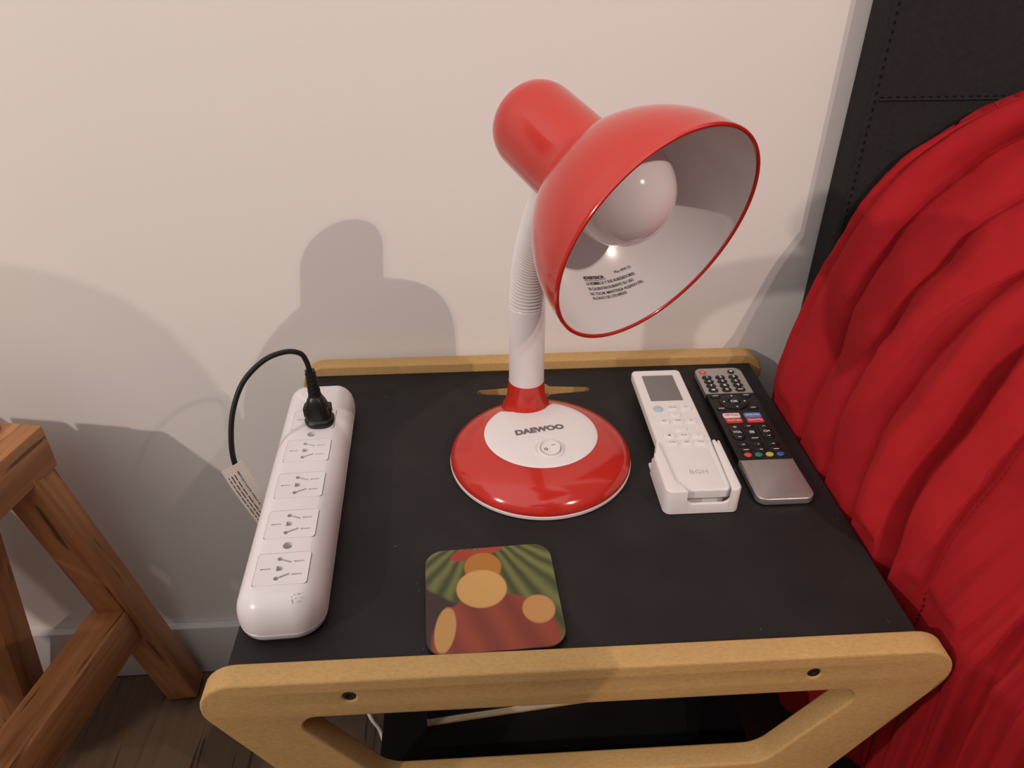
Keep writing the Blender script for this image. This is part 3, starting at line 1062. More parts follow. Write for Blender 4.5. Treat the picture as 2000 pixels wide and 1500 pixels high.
def stroke(pts, wd, z, closed=False):
    """thin printed line"""
    b_ = bmesh.new()
    P_ = [Vector(p) for p in pts]
    n_ = len(P_)
    A_ = []
    for i in range(n_):
        if closed:
            t = (P_[(i + 1) % n_] - P_[i - 1]).normalized()
        else:
            t = (P_[min(i + 1, n_ - 1)] - P_[max(i - 1, 0)]).normalized()
        m = Vector((-t.y, t.x)) * wd / 2
        A_.append([b_.verts.new((P_[i].x + m.x, P_[i].y + m.y, z)), b_.verts.new((P_[i].x - m.x, P_[i].y - m.y, z))])
    for i in range(n_ if closed else n_ - 1):
        j = (i + 1) % n_
        b_.faces.new((A_[i][0], A_[j][0], A_[j][1], A_[i][1]))
    return b_
for x, y, kind in ACB:
    big = kind == 'power'
    b = button(x, y, 0.0047 if big else 0.0054, 0.0047 if big else 0.0041, 0.0011, RZ, M['power_blue'] if big else M['white'], ac, square=not big, r=0.0034)
    z = RZ + 0.0012
    if kind in ('MODE', 'SET', 'TIME', 'Sleep', 'Turbo', 'LED', 'Clean', '°C'):
        lettering(kind, 0.0026, T(x, y - 0.0002, z), M['grey_ink'], b, 0.0, world=True)
    elif kind == 'power':
        ring = [(x + 0.0015 * math.cos(t), y + 0.0015 * math.sin(t)) for t in [PI / 2 + 0.5 + (2 * PI - 1.0) * k / 16 for k in range(17)]]
        bm_obj('marking', stroke(ring, 0.0004, z), M['white_ink'], b, world=True, smooth=0)
    elif kind == 'clock':
        bm_obj('marking', stroke([(x + 0.0013 * math.cos(2 * PI * k / 16), y + 0.0006 + 0.0013 * math.sin(2 * PI * k / 16)) for k in range(16)], 0.0003, z, True), M['grey_ink'], b, world=True, smooth=0)
    elif kind in ('up', 'down'):
        s_ = 1 if kind == 'up' else -1
        bm_obj('marking', stroke([(x - 0.0015, y - 0.0005 * s_), (x, y + 0.0007 * s_), (x + 0.0015, y - 0.0005 * s_)], 0.0004, z), M['pale_ink'], b, world=True, smooth=0)
    elif kind == 'fan':
        bb = stroke([(x - 0.0015, y + 0.0006), (x + 0.0015, y - 0.0004)], 0.0008, z)
        b2 = stroke([(x - 0.0003, y - 0.0012), (x + 0.0004, y + 0.0015)], 0.0008, z)
        m_ = bpy.data.meshes.new('t')
        b2.to_mesh(m_)
        bb.from_mesh(m_)
        b2.free()
        bm_obj('marking', bb, M['grey_ink'], b, world=True, smooth=0)
    elif kind == 'grid':
        bb = bmesh.new()
        for i in range(3):
            for k in range(2):
                box_bm((x - 0.0012 + 0.0012 * i, y + 0.0004 + 0.001 * k, z), (0.0009, 0.0007, 0.0001), 0, bm=bb)
        bm_obj('marking', bb, M['pale_ink'], b, world=True, smooth=0)
lettering('BGH', 0.0075, T(0.3630, 0.1603, RZ + 0.0005), M['pale_ink'], ac, 0.0001, xs=1.05, spacing=1.1, world=True)

# ------------------------------------------------------------------ television remote
tv = thing('television_remote', 'slim black and silver remote beside the bed', 'remote', (0.4340, 0.242, 0.0), math.radians(-0.2))
TZ = 0.0078
tvb = plate('body', round_poly([(0.4095, 0.1900), (0.4600, 0.1900), (0.4600, 0.2990), (0.4095, 0.2990)], 0.0004, 2), [], TZ - 0.0012, 0.0006, 0.0012, M['remote_black'], tv, world=True)
plate('head_panel', round_poly([(0.4095, 0.2985), (0.4600, 0.2985), (0.4600, 0.3490), (0.4095, 0.3490)], [0.0003, 0.0003, 0.008, 0.008], 8), [], TZ - 0.0012, 0.0008, 0.0012, M['silver_dull'], tv, world=True)['label'] = 'dull silver panel with number keys'
plate('tail_panel', round_poly([(0.4092, 0.1365), (0.4603, 0.1365), (0.4603, 0.1905), (0.4092, 0.1905)], [0.009, 0.009, 0.0003, 0.0003], 8), [], TZ - 0.0010, 0.0012, 0.0012, M['silver'], tv, world=True, seg=3)['label'] = 'bright silver battery end'
plate('underside', round_poly([(0.4110, 0.1385), (0.4585, 0.1385), (0.4585, 0.3475), (0.4110, 0.3475)], 0.008, 8), [], 0.0040, 0.001, 0.0, M['remote_black'], tv, world=True)
b = button(0.4170, 0.3400, 0.0036, 0.0036, 0.0014, TZ, M['power_red'], tv)
bm_obj('marking', stroke([(0.4170 + 0.0013 * math.cos(t), 0.3400 + 0.0013 * math.sin(t)) for t in [PI / 2 + 0.5 + (2 * PI - 1.0) * k / 14 for k in range(15)]], 0.0004, TZ + 0.0015), M['white_ink'], b, world=True, smooth=0)
b = button(0.4478, 0.3395, 0.0036, 0.0036, 0.0014, TZ, M['key_black'], tv)
bm_obj('marking', box_bm((0.4478, 0.3398, TZ + 0.0014), (0.0030, 0.0022, 0.0002)), M['white_ink'], b, world=True, smooth=0)
keys = ['1', '2', '3', '4', '5', '6', '7', '8', '9', '*', '0', '-']
for i, kx in enumerate(keys):
    x = 0.4187 + (i % 3) * 0.0143
    y = 0.3290 - (i // 3) * 0.0081
    b = button(x, y, 0.0050, 0.0032, 0.0016, TZ, M['key_black'], tv, True, 0.0030)
    if kx == '-':
        bm_obj('marking', box_bm((x, y - 0.0004, TZ + 0.0016), (0.0050, 0.0012, 0.0002)), M['white_ink'], b, world=True, smooth=0)
    elif kx == '*':
        bm_obj('marking', box_bm((x, y - 0.0002, TZ + 0.0016), (0.0034, 0.0024, 0.0002)), M['white_ink'], b, world=True, smooth=0)
    else:
        lettering(kx, 0.0056, T(x, y - 0.0019, TZ + 0.0017), M['white_ink'], b, 0.0001, world=True)
# navigation ring and its small keys
nav = plate('navigation_ring', circle2(0.4340, 0.2830, 0.0150, 0.0125, 36), [circle2(0.4340, 0.2830, 0.0062, 0.0052, 28)], 0.0012, 0.0005, TZ - 0.0002, M['key_black'], tv, world=True)
b = button(0.4340, 0.2830, 0.0056, 0.0047, 0.0012, TZ, M['key_black'], tv)
lettering('OK', 0.0050, T(0.4340, 0.2813, TZ + 0.0013), M['white_ink'], b, 0.00012, world=True)
def tri(x, y, dx, dy, s, z, parent):
    d = Vector((dx, dy))
    n_ = Vector((-dy, dx))
    p = Vector((x, y))
    q = [p + d * s, p - d * s * 0.6 + n_ * s, p - d * s * 0.6 - n_ * s]
    return py_obj('marking', [(a.x, a.y, z) for a in q], [(0, 2, 1)], M['white_ink'], parent, world=True, smooth=0)
for x, y, dx, dy in ((0.4340, 0.2930, 0, 1), (0.4340, 0.2735, 0, -1), (0.4233, 0.2830, -1, 0), (0.4447, 0.2830, 1, 0)):
    tri(x, y, dx, dy, 0.0013, TZ + 0.0012, nav)
def small_key(x, y, wd, body, txt=True, size=0.0022):
    b = button(x, y, 0.0052, 0.0028, 0.0007, TZ, M['key_black'], tv, True, 0.0026)
    if body:
        lettering(body, size, T(x, y - size * 0.36, TZ + 0.0008), M['white_ink'], b, 0.00004, world=True)
    else:
        bm_obj('marking', box_bm((x, y, TZ + 0.0007), (wd, 0.0008, 0.0002)), M['white_ink'], b, world=True, smooth=0)
small_key(0.4178, 0.2945, 0.0055, None)
small_key(0.4500, 0.2945, 0.0055, None)
small_key(0.4178, 0.2720, 0.0055, None)
small_key(0.4500, 0.2720, 0.0050, None)
PADS = [(0.4237, 0.2590, 'pad_white', 'NETFLIX', 'pad_red'), (0.4446, 0.2588, 'pad_blue', 'prime video', 'white_ink'), (0.4237, 0.2504, 'pad_red', 'YouTube', 'white_ink'), (0.4446, 0.2502, 'pad_red', 'Google Play', 'white_ink')]
for x, y, mt, body_, ink in PADS:
    b = plate('button', rrect(x - 0.0084, y - 0.0036, x + 0.0084, y + 0.0036, 0.0014, 4), [], 0.0020, 0.0005, TZ - 0.0006, M[mt], tv, world=True)
    me = text_mesh(body_, 0.0038, 0.00010 if ink != 'white_ink' else 0.00005, 'CENTER')
    wx = text_width(me)
    k_ = min(1.0, 0.0136 / (wx[1] - wx[0]))
    me.transform(Matrix.Diagonal((k_, 1, 1, 1)))
    me.transform(T(x, y - 0.0013, TZ + 0.0015))
    link_mesh('lettering', me, M[ink], b, world=True, smooth=0)
for x, top, mid, bot in ((0.4208, '+', 'VOL', '-'), (0.4492, '^', 'CH', 'v')):
    b = plate('button', rrect(x - 0.0058, 0.2205, x + 0.0058, 0.2428, 0.0055, 6), [], 0.0016, 0.0006, TZ - 0.0004, M['key_black'], tv, world=True)
    z = TZ + 0.0013
    lettering(mid, 0.0042, T(x, 0.2300, z), M['white_ink'], b, 0.00010, world=True)
    if top == '+':
        bm_obj('marking', box_bm((x, 0.2395, z), (0.0034, 0.0007, 0.0001), bm=box_bm((x, 0.2395, z), (0.0008, 0.0030, 0.0001))), M['white_ink'], b, world=True, smooth=0)
        bm_obj('marking', box_bm((x, 0.2238, z), (0.0034, 0.0007, 0.0001)), M['white_ink'], b, world=True, smooth=0)
    else:
        bm_obj('marking', stroke([(x - 0.0015, 0.2388), (x, 0.2402), (x + 0.0015, 0.2388)], 0.0006, z), M['white_ink'], b, world=True, smooth=0)
        bm_obj('marking', stroke([(x - 0.0015, 0.2250), (x, 0.2236), (x + 0.0015, 0.2250)], 0.0006, z), M['white_ink'], b, world=True, smooth=0)
small_key(0.4350, 0.2412, 0.0036, None)
b = button(0.4350, 0.2312, 0.0050, 0.0034, 0.0008, TZ, M['key_black'], tv, True, 0.003)
bb = bmesh.new()
for i in range(3):
    box_bm((0.4350 - 0.0016 + 0.0016 * i, 0.2312, TZ + 0.0009), (0.0009, 0.0038, 0.0001), 0, bm=bb)
bm_obj('marking', bb, M['white_ink'], b, world=True, smooth=0)
small_key(0.4350, 0.2218, 0.0062, None)
for y in (0.2125, 0.2045):
    for x in (0.4208, 0.4350, 0.4492):
        small_key(x, y, {0.2125: 0.0026, 0.2045: 0.0050}[y] * (0.6 if x == 0.4350 else 1.0), None)
for x, mt in ((0.4197, 'key_red'), (0.4299, 'key_green'), (0.4401, 'key_yellow'), (0.4503, 'key_blue')):
    plate('button', circle2(x, 0.1968, 0.0037, 0.0029, 24), [], 0.0022, 0.0009, TZ - 0.0006, M[mt], tv, world=True, seg=3)

tv.location = (0.4340 + 0.0012, 0.242 + 0.0043, 0.0)

# ------------------------------------------------------------------ coaster (printed, in place of the artwork: a pear on red cloth before a green drape)
CO = Vector((0.1343, 0.0018))
CA = 0.0479
CS = 0.0985
coaster = thing('coaster', 'square coaster with rounded corners and a painted print, against the front rail', 'coaster', (CO.x, CO.y, 0.0), CA)
CT = 0.0042
plate('board', rrect(0, 0, CS, CS, 0.0145, 8), [], CT, 0.0005, 0.0, M['hole'], coaster)
pm, nt, bs = new_mat('coaster_print')
N, L = nt.nodes, nt.links
tc = N.new('ShaderNodeTexCoord')
sep = N.new('ShaderNodeSeparateXYZ')
mp = N.new('ShaderNodeMapping')
mp.inputs['Scale'].default_value = (1 / CS, 1 / CS, 1)
L.new(tc.outputs['Object'], mp.inputs['Vector'])
L.new(mp.outputs['Vector'], sep.inputs['Vector'])
def mth(op, a, b=None, c=None):
    nd = N.new('ShaderNodeMath')
    nd.operation = op
    for i, x in enumerate((a, b, c)):
        if x is None:
            continue
        if isinstance(x, (int, float)):
            nd.inputs[i].default_value = x
        else:
            L.new(x, nd.inputs[i])
    return nd.outputs[0]
U, V = sep.outputs['X'], sep.outputs['Y']
def mixc(fac, a, b):
    nd = N.new('ShaderNodeMixRGB')
    L.new(fac, nd.inputs['Fac'])
    for i, x in ((1, a), (2, b)):
        if isinstance(x, tuple):
            nd.inputs[i].default_value = (*x, 1)
        else:
            L.new(x, nd.inputs[i])
    return nd.outputs[0]
def inside(d, soft=0.012):
    nd = N.new('ShaderNodeMapRange')
    nd.inputs['From Min'].default_value = soft
    nd.inputs['From Max'].default_value = -soft
    L.new(d, nd.inputs['Value'])
    return nd.outputs[0]
def ellipse(cx, cy, rx, ry, rot=0.0):
    du = mth('SUBTRACT', U, cx)
    dv = mth('SUBTRACT', V, cy)
    c, s = math.cos(rot), math.sin(rot)
    a_ = mth('ADD', mth('MULTIPLY', du, c / rx), mth('MULTIPLY', dv, s / rx))
    b_ = mth('ADD', mth('MULTIPLY', du, -s / ry), mth('MULTIPLY', dv, c / ry))
    return mth('SUBTRACT', mth('SQRT', mth('ADD', mth('MULTIPLY', a_, a_), mth('MULTIPLY', b_, b_))), 1.0)
# drape folds fanning out from the upper middle
ang = mth('ARCTAN2', mth('SUBTRACT', U, 0.45), mth('SUBTRACT', 1.25, V))
wob = N.new('ShaderNodeTexNoise')
wob.inputs['Scale'].default_value = 40
L.new(tc.outputs['Object'], wob.inputs['Vector'])
fold = mth('ADD', mth('MULTIPLY', mth('SINE', mth('ADD', mth('MULTIPLY', ang, 34), mth('MULTIPLY', wob.outputs['Fac'], 3))), 0.5), 0.5)
colr = mixc(fold, (0.045, 0.058, 0.018), (0.155, 0.165, 0.048))
left_dark = inside(mth('ADD', V, mth('SUBTRACT', mth('MULTIPLY', U, 0.75), 0.62)), 0.02)
colr = mixc(left_dark, colr, (0.040, 0.020, 0.022))
tab = inside(ellipse(0.50, 0.10, 0.46, 0.42), 0.03)
cloth = mixc(mth('ADD', mth('MULTIPLY', mth('SINE', mth('MULTIPLY', mth('ADD', U, mth('MULTIPLY', V, 0.4)), 22)), 0.35), 0.5), (0.19, 0.030, 0.018), (0.30, 0.055, 0.028))
colr = mixc(tab, colr, cloth)
for cx, cy, rx, ry, c in ((0.30, 0.93, 0.10, 0.06, (0.33, 0.04, 0.02)), (0.50, 0.97, 0.14, 0.05, (0.36, 0.05, 0.02))):
    colr = mixc(inside(ellipse(cx, cy, rx, ry, 0.3), 0.10), colr, c)
colr = mixc(inside(ellipse(0.45, 0.79, 0.145, 0.15), 0.04), colr, (0.42, 0.17, 0.025))
colr = mixc(inside(ellipse(0.425, 0.575, 0.190, 0.185), 0.04), colr, (0.60, 0.34, 0.11))
colr = mixc(inside(ellipse(0.14, 0.22, 0.075, 0.20, -0.15), 0.06), colr, (0.52, 0.28, 0.09))
colr = mixc(inside(ellipse(0.83, 0.34, 0.12, 0.13), 0.06), colr, (0.52, 0.26, 0.09))
L.new(colr, bs.inputs['Base Color'])
bs.inputs['Roughness'].default_value = 0.45
plate('printed_face', rrect(0.0004, 0.0004, CS - 0.0004, CS - 0.0004, 0.0141, 8), [], 0.0004, 0.0, CT, pm, coaster)

# ------------------------------------------------------------------ red quilt
quilt = thing('duvet', 'red quilted duvet heaped over the bed and hanging beside the table', 'duvet', (0.9, -0.2, -0.2))
def hem_z(y):
    if y > 0.19:
        return -0.336
    if y > 0.04:
        return -0.225 - (y - 0.04) / 0.15 * 0.111
    return -0.222 - 0.18 * min(1, (0.04 - y) / 0.20) ** 1.2
ROWS = [
    (0.350, [(0.500, 0.0), (0.505, 0.05), (0.515, 0.10), (0.530, 0.155), (0.545, 0.195), (0.570, 0.232), (0.60, 0.252), (0.66, 0.275), (0.75, 0.29), (1.0, 0.30), (1.95, 0.30)]),
    (0.307, [(0.487, 0.0), (0.490, 0.049), (0.498, 0.087), (0.507, 0.123), (0.515, 0.154), (0.527, 0.189), (0.548, 0.229), (0.577, 0.259), (0.619, 0.288), (0.68, 0.308), (0.78, 0.322), (1.0, 0.33), (1.95, 0.33)]),
    (0.239, [(0.486, 0.0), (0.488, 0.038), (0.496, 0.069), (0.501, 0.101), (0.503, 0.128), (0.509, 0.155), (0.518, 0.181), (0.531, 0.215), (0.561, 0.252), (0.602, 0.283), (0.68, 0.312), (0.80, 0.33), (1.0, 0.34), (1.95, 0.34)]),
    (0.181, [(0.486, 0.0), (0.486, 0.04), (0.487, 0.085), (0.495, 0.123), (0.507, 0.156), (0.514, 0.179), (0.527, 0.199), (0.548, 0.234), (0.575, 0.256), (0.65, 0.295), (0.80, 0.318), (1.0, 0.325), (1.95, 0.325)]),
    (0.125, [(0.487, 0.0), (0.486, 0.04), (0.487, 0.072), (0.491, 0.104), (0.499, 0.126), (0.509, 0.154), (0.518, 0.171), (0.530, 0.192), (0.551, 0.220), (0.62, 0.262), (0.78, 0.287), (1.0, 0.295), (1.95, 0.295)]),
    (0.073, [(0.487, 0.0), (0.484, 0.049), (0.485, 0.079), (0.490, 0.101), (0.500, 0.125), (0.508, 0.151), (0.514, 0.171), (0.528, 0.202), (0.58, 0.236), (0.75, 0.262), (1.0, 0.27), (1.95, 0.27)]),
    (0.030, [(0.491, 0.0), (0.492, 0.031), (0.495, 0.076), (0.502, 0.104), (0.509, 0.127), (0.517, 0.160), (0.545, 0.195), (0.62, 0.225), (0.78, 0.245), (1.0, 0.25), (1.95, 0.25)]),
    (-0.035, [(0.508, 0.0), (0.510, 0.04), (0.514, 0.08), (0.522, 0.115), (0.535, 0.145), (0.560, 0.172), (0.62, 0.198), (0.78, 0.215), (1.0, 0.225), (1.95, 0.225)]),
    (-0.105, [(0.522, 0.0), (0.523, 0.04), (0.528, 0.075), (0.538, 0.105), (0.555, 0.132), (0.585, 0.155), (0.65, 0.175), (0.80, 0.19), (1.0, 0.20), (1.95, 0.20)]),
    (-0.180, [(0.528, 0.0), (0.530, 0.035), (0.536, 0.07), (0.548, 0.098), (0.568, 0.122), (0.60, 0.142), (0.67, 0.16), (0.82, 0.172), (1.0, 0.18), (1.95, 0.18)]),
    (-0.260, [(0.532, 0.0), (0.534, 0.035), (0.540, 0.066), (0.553, 0.092), (0.574, 0.114), (0.61, 0.132), (0.69, 0.15), (0.84, 0.16), (1.0, 0.165), (1.95, 0.165)]),
    (-0.340, [(0.534, 0.0), (0.536, 0.034), (0.543, 0.064), (0.556, 0.089), (0.578, 0.11), (0.615, 0.128), (0.70, 0.144), (0.85, 0.152), (1.0, 0.155), (1.95, 0.155)]),
]
for k in range(1, 14):
    ROWS.append((-0.340 - 0.08 * k, [(x + 0.0015 * k, z - 0.001 * k) for x, z in ROWS[11][1]]))
NU_SIDE, NU_TOP = 30, 95
CP = Vector((0.1734, -0.3262, 0.4356))
def lean_back(x, y, z):
    """the quilt lies a little skewed: the higher parts are nearer the headboard"""
    k_ = 0.30 * min(1.0, max(0.0, (y + 0.2) / 0.25))
    y2 = min(y + k_ * max(z, 0.0), max(y, 0.336))
    return CP + (Vector((x, y, z)) - CP) * ((y2 - CP.y) / (y - CP.y)) if y > -0.2 else Vector((x, y, z))
def row_points(y, pr_):
    hz = hem_z(y)
    flare = 0.016 + (0.006 if y > 0 else 0.022)
    side_ = []
    x0_ = pr_[0][0]
    for i in range(NU_SIDE):
        t = i / NU_SIDE                              # hem -> table height
        zz = hz * (1 - t)
        side_.append(Vector((x0_ + flare * (1 - t) ** 1.6, y, zz)))
    dense = catmull([lean_back(x, y, z) if x < 1.0 else Vector((x, y + 0.06 * (y > -0.2) * (y < 0.3), z - 0.03)) for x, z in pr_], 14)
    # equal arc-length up to x = 0.8, then coarser
    L_ = [0.0]
    for a, b in zip(dense[:-1], dense[1:]):
        L_.append(L_[-1] + (b - a).length)
    out = []
    tot = L_[-1]
    near = next((l for l, p in zip(L_, dense) if p.x > 0.75), tot)
    targets = [near * i / (NU_TOP - 16) for i in range(NU_TOP - 15)] + [near + (tot - near) * i / 15 for i in range(1, 16)]
    k = 0
    for tg in targets:
        while k < len(L_) - 2 and L_[k + 1] < tg:
            k += 1
        f_ = (tg - L_[k]) / max(L_[k + 1] - L_[k], 1e-9)
        out.append(dense[k].lerp(dense[k + 1], min(max(f_, 0), 1)))
    return side_ + out
RP = [row_points(y, p) for y, p in ROWS]
NUU = len(RP[0])
SUB = 28
grid = []
info = []
for r in range(len(RP) - 1):
    for k in range(SUB):
        t = k / SUB
        line = []
        for c in range(NUU):
            p0 = RP[max(r - 1, 0)][c]
            p1 = RP[r][c]
            p2 = RP[r + 1][c]
            p3 = RP[min(r + 2, len(RP) - 1)][c]
            # centripetal feel: plain Hermite with limited tangents
            m1 = (p2 - p0) * 0.5
            m2 = (p3 - p1) * 0.5
            lim = (p2 - p1).length * 1.2
            if m1.length > lim:
                m1 = m1.normalized() * lim
            if m2.length > lim:
                m2 = m2.normalized() * lim
            h00 = 2 * t ** 3 - 3 * t ** 2 + 1
            h10 = t ** 3 - 2 * t ** 2 + t
            h01 = -2 * t ** 3 + 3 * t ** 2
            h11 = t ** 3 - t ** 2
            line.append(p1 * h00 + m1 * h10 + p2 * h01 + m2 * h11)
        grid.append(line)
        info.append((r, t))
grid.append([p.copy() for p in RP[-1]])
info.append((len(RP) - 2, 1.0))
NV = len(grid)
# normals of the smooth surface
def gn(i, c):
    a = grid[min(i + 1, NV - 1)][c] - grid[max(i - 1, 0)][c]
    b = grid[i][min(c + 1, NUU - 1)] - grid[i][max(c - 1, 0)]
    n_ = b.cross(a)
    if n_.length < 1e-12:
        return Vector((-1, 0, 0))
    n_.normalize()
    return n_
NRM = [[gn(i, c) for c in range(NUU)] for i in range(NV)]
flip = 1 if NRM[NV // 3][NU_SIDE + 5].x < 0 else -1
DEPTH = {0: (0.010, 0), 1: (0.014, 0), 2: (0.012, 0), 3: (0.012, 0), 4: (0.013, 0), 5: (0.007, 0), 6: (0.010, 0)}
verts_, faces_ = [], []
for i in range(NV):
    r, t = info[i]
    for c in range(NUU):
        p = grid[i][c]
        nn = NRM[i][c] * flip
        amp = DEPTH.get(r, (0.008, 0))[0]
        puff = amp * math.sin(PI * t) ** 0.50
        upper = min(1.0, max(0.0, (c - NU_SIDE * 0.15) / (NU_SIDE * 0.6)))
        if r == 0:
            puff = amp * 0.4 * math.sin(PI * t)
        d = puff * (0.35 + 0.65 * upper) - 0.005 * upper
        if 1 <= r <= 8:
            d -= 0.0045 * max(0.0, 1 - min(t, 1 - t) / 0.09) * (0.4 + 0.6 * upper)
        # deep fold where the quilt doubles over itself
        if r == 4:
            d += 0.010 * math.sin(PI * min(1, t ** 1.4)) ** 2 * upper
        if r == 5 and t < 0.30:
            d -= 0.018 * (1 - t / 0.30) * upper
        if r == 4 and t > 0.86:
            d -= 0.018 * (t - 0.86) / 0.14 * upper
        s_ = c * 0.006
        # creases running off the seams, and soft lumps
        q = Vector((p.x * 9, p.y * 26, p.z * 9))
        d += 0.0030 * noise.noise(q + Vector((3, 1, 0)))
        q2 = Vector((p.x * 30, p.y * 30, p.z * 30))
        d += 0.0020 * noise.noise(q2)
        # pull lines at right angles to the seams
        near_seam = max(0.0, 1 - min(t, 1 - t) / 0.28)
        d += 0.0030 * near_seam * noise.noise(Vector((p.y * 6, (p.z + p.x) * 62, r * 3.7)))
        # gathered hem towards the foot of the bed
        if p.y < 0.06 and p.z < 0.10:
            g = min(1, (0.06 - p.y) / 0.08) * min(1, (0.10 - p.z) / 0.16) * (0.25 + 0.75 * min(1, max(0, (p.y + 0.32) / 0.16)))
            ph = p.y * 2 * PI / 0.023 + 1.8 * noise.noise(Vector((p.y * 8, p.z * 6, 2.0)))
            d += g * (0.0065 * math.sin(ph) + 0.0030 * math.sin(2.3 * ph + 1.0))
        if p.z < 0.0:
            nn = Vector((nn.x, nn.y, 0.0)).normalized()
        v = p + nn * d
        # the cloth lies against the side of the table and goes no further
        if v.z < 0.03:
            lim = 0.4835
            if v.y < 0.035 or v.y > 0.345:
                lim = 0.4995
            elif v.y < 0.065:
                lim = 0.4835 + 0.016 * (0.065 - v.y) / 0.03
            if v.z > 0.012:
                lim -= (v.z - 0.012) * 1.2
            if v.x < lim:
                v.x = lim + (lim - v.x) * 0.05
        verts_.append(v)
for i in range(NV - 1):
    for c in range(NUU - 1):
        a = i * NUU + c
        faces_.append((a, a + 1, a + NUU + 1, a + NUU) if flip > 0 else (a, a + NUU, a + NUU + 1, a + 1))
qm = py_obj('quilted_cover', verts_, faces_, M['duvet'], quilt, world=True, smooth=0)
qm.data.shade_smooth()
sd = qm.modifiers.new('thickness', 'SOLIDIFY')
sd.thickness = 0.008
sd.offset = -1
# stitch dashes down in each seam
bm = bmesh.new()
for r in range(1, 12):
    i = r * SUB
    if r not in (1, 2, 3, 6):
        continue
    acc = 0.0
    for c in range(2, NUU - 18):
        a = verts_[i * NUU + c]
        b = verts_[i * NUU + c + 1]
        seg = b - a
        ln = seg.length
        pos = 0.0
        while acc < ln:
            p = a + seg * (acc / max(ln, 1e-9))
            d_ = seg.normalized()
            nn = NRM[i][c] * flip
            m3 = Matrix((d_, nn.cross(d_), nn)).transposed()
            box_bm(p + nn * 0.0007, (0.0026, 0.0009, 0.0008), 0, bm=bm, mat3=m3)
            acc += 0.0050
        acc -= ln
sq = bm_obj('stitching', bm, M['red_thread'], quilt, world=True, smooth=0)
sq['kind'] = 'stuff'

# ------------------------------------------------------------------ wooden stool at the left
stool = thing('wooden_stool', 'brown wooden stool with splayed legs at the left edge', 'stool', (-0.42, 0.12, FLOOR_Z))
def beam(name, p0, p1, wd, ht, parent, up=(0, 0, 1), bev=0.003, mat='stool', ext=0.0):
    p0, p1 = Vector(p0), Vector(p1)
    d = (p1 - p0).normalized()
    ln = (p1 - p0).length
    upv = Vector(up)
    y = upv.cross(d).normalized()
    zv = d.cross(y)
    m3 = Matrix((d, y, zv)).transposed()
    me_bm = box_bm((0, 0, 0), (ln, wd, ht), bev, 2)
    o = bm_obj(name, me_bm, M[mat], parent)
    mw = Matrix.Translation((p0 + p1) / 2) @ m3.to_4x4()
    o.matrix_parent_inverse = ORIGIN[parent.name].inverted()
    o.matrix_basis = mw
    ORIGIN[o.name] = mw
    return o
E_ = Vector((-0.20, -0.98, 0)).normalized()
R0_ = Vector((-0.292, 0.322, -0.038))                # rear top end of the near rail
beam('seat_rail', R0_, R0_ + E_ * 0.46, 0.052, 0.052, stool)
SIDE = Vector((-0.98, 0.20, 0)).normalized()
beam('seat_rail', R0_ + SIDE * 0.30, R0_ + SIDE * 0.30 + E_ * 0.46, 0.052, 0.052, stool)
beam('back_rail', R0_ + E_ * 0.03 + SIDE * 0.02, R0_ + E_ * 0.03 + SIDE * 0.28, 0.046, 0.046, stool)
beam('leg', R0_ + E_ * 0.026 + Vector((0.003, 0, -0.016)), Vector((-0.250, 0.360, FLOOR_Z + 0.008)), 0.042, 0.036, stool, up=(0, 1, 0))
beam('leg', R0_ + E_ * 0.045 + SIDE * 0.070 + Vector((0, 0, -0.03)), Vector((-0.460, 0.335, FLOOR_Z + 0.008)), 0.046, 0.050, stool, up=(0, 1, 0))
beam('leg', R0_ + E_ * 0.42 + Vector((0, 0, -0.02)), R0_ + E_ * 0.50 + Vector((0.02, 0, FLOOR_Z + 0.046)), 0.046, 0.050, stool, up=(0, 1, 0))
beam('leg', R0_ + E_ * 0.42 + SIDE * 0.30 + Vector((0, 0, -0.02)), R0_ + E_ * 0.50 + SIDE * 0.32 + Vector((0, 0, FLOOR_Z + 0.046)), 0.046, 0.050, stool, up=(0, 1, 0))
beam('stretcher', Vector((-0.276, 0.328, -0.318)), Vector((-0.276, 0.328, -0.318)) + E_ * 0.44, 0.044, 0.060, stool)
for k in range(5):
    c0 = R0_ + SIDE * (0.036 + 0.057 * k) + Vector((0, 0, 0.030))
    beam('seat_slat', c0 - E_ * -0.01, c0 + E_ * 0.46, 0.050, 0.012, stool)

# ------------------------------------------------------------------ notebook and loose white cable under the top
nb = thing('notebook', 'black covered notebook with cream page edges on the lower shelf', 'notebook', (0.17, 0.16, -0.17), math.radians(6.0))
n0 = (-0.058, -0.092)
bm_obj('pages', box_bm((n0[0] + 0.0725, n0[1] + 0.0825, 0.0065), (0.143, 0.163, 0.0068), 0.0003, 1), M['pages'], nb)
bm_obj('cover', box_bm((n0[0] + 0.074, n0[1] + 0.084, 0.0106), (0.146, 0.166, 0.0014), 0.0004, 1), M['cover'], nb)
bm_obj('cover', box_bm((n0[0] + 0.074, n0[1] + 0.084, 0.0016), (0.146, 0.166, 0.0030), 0.0004, 1), M['mdf'], nb)['label'] = 'brown back board'
cab = catmull([(0.035, 0.30, -0.0190), (0.042, 0.22, -0.030), (0.049, 0.15, -0.105), (0.063, 0.105, -0.195), (0.0745, 0.098, -0.232), (0.0785, 0.085, -0.30), (0.074, 0.06, -0.42), (0.066, 0.02, FLOOR_Z + 0.012), (0.05, -0.05, FLOOR_Z + 0.003), (0.00, -0.10, FLOOR_Z + 0.003)], 8)
co = bm_obj('power_cable', tube_bm(cab, 0.0024, 12), M['white'])
co['label'] = 'white cable hanging to the floor beside the lower shelf of the bedside table'
co['category'] = 'cable'

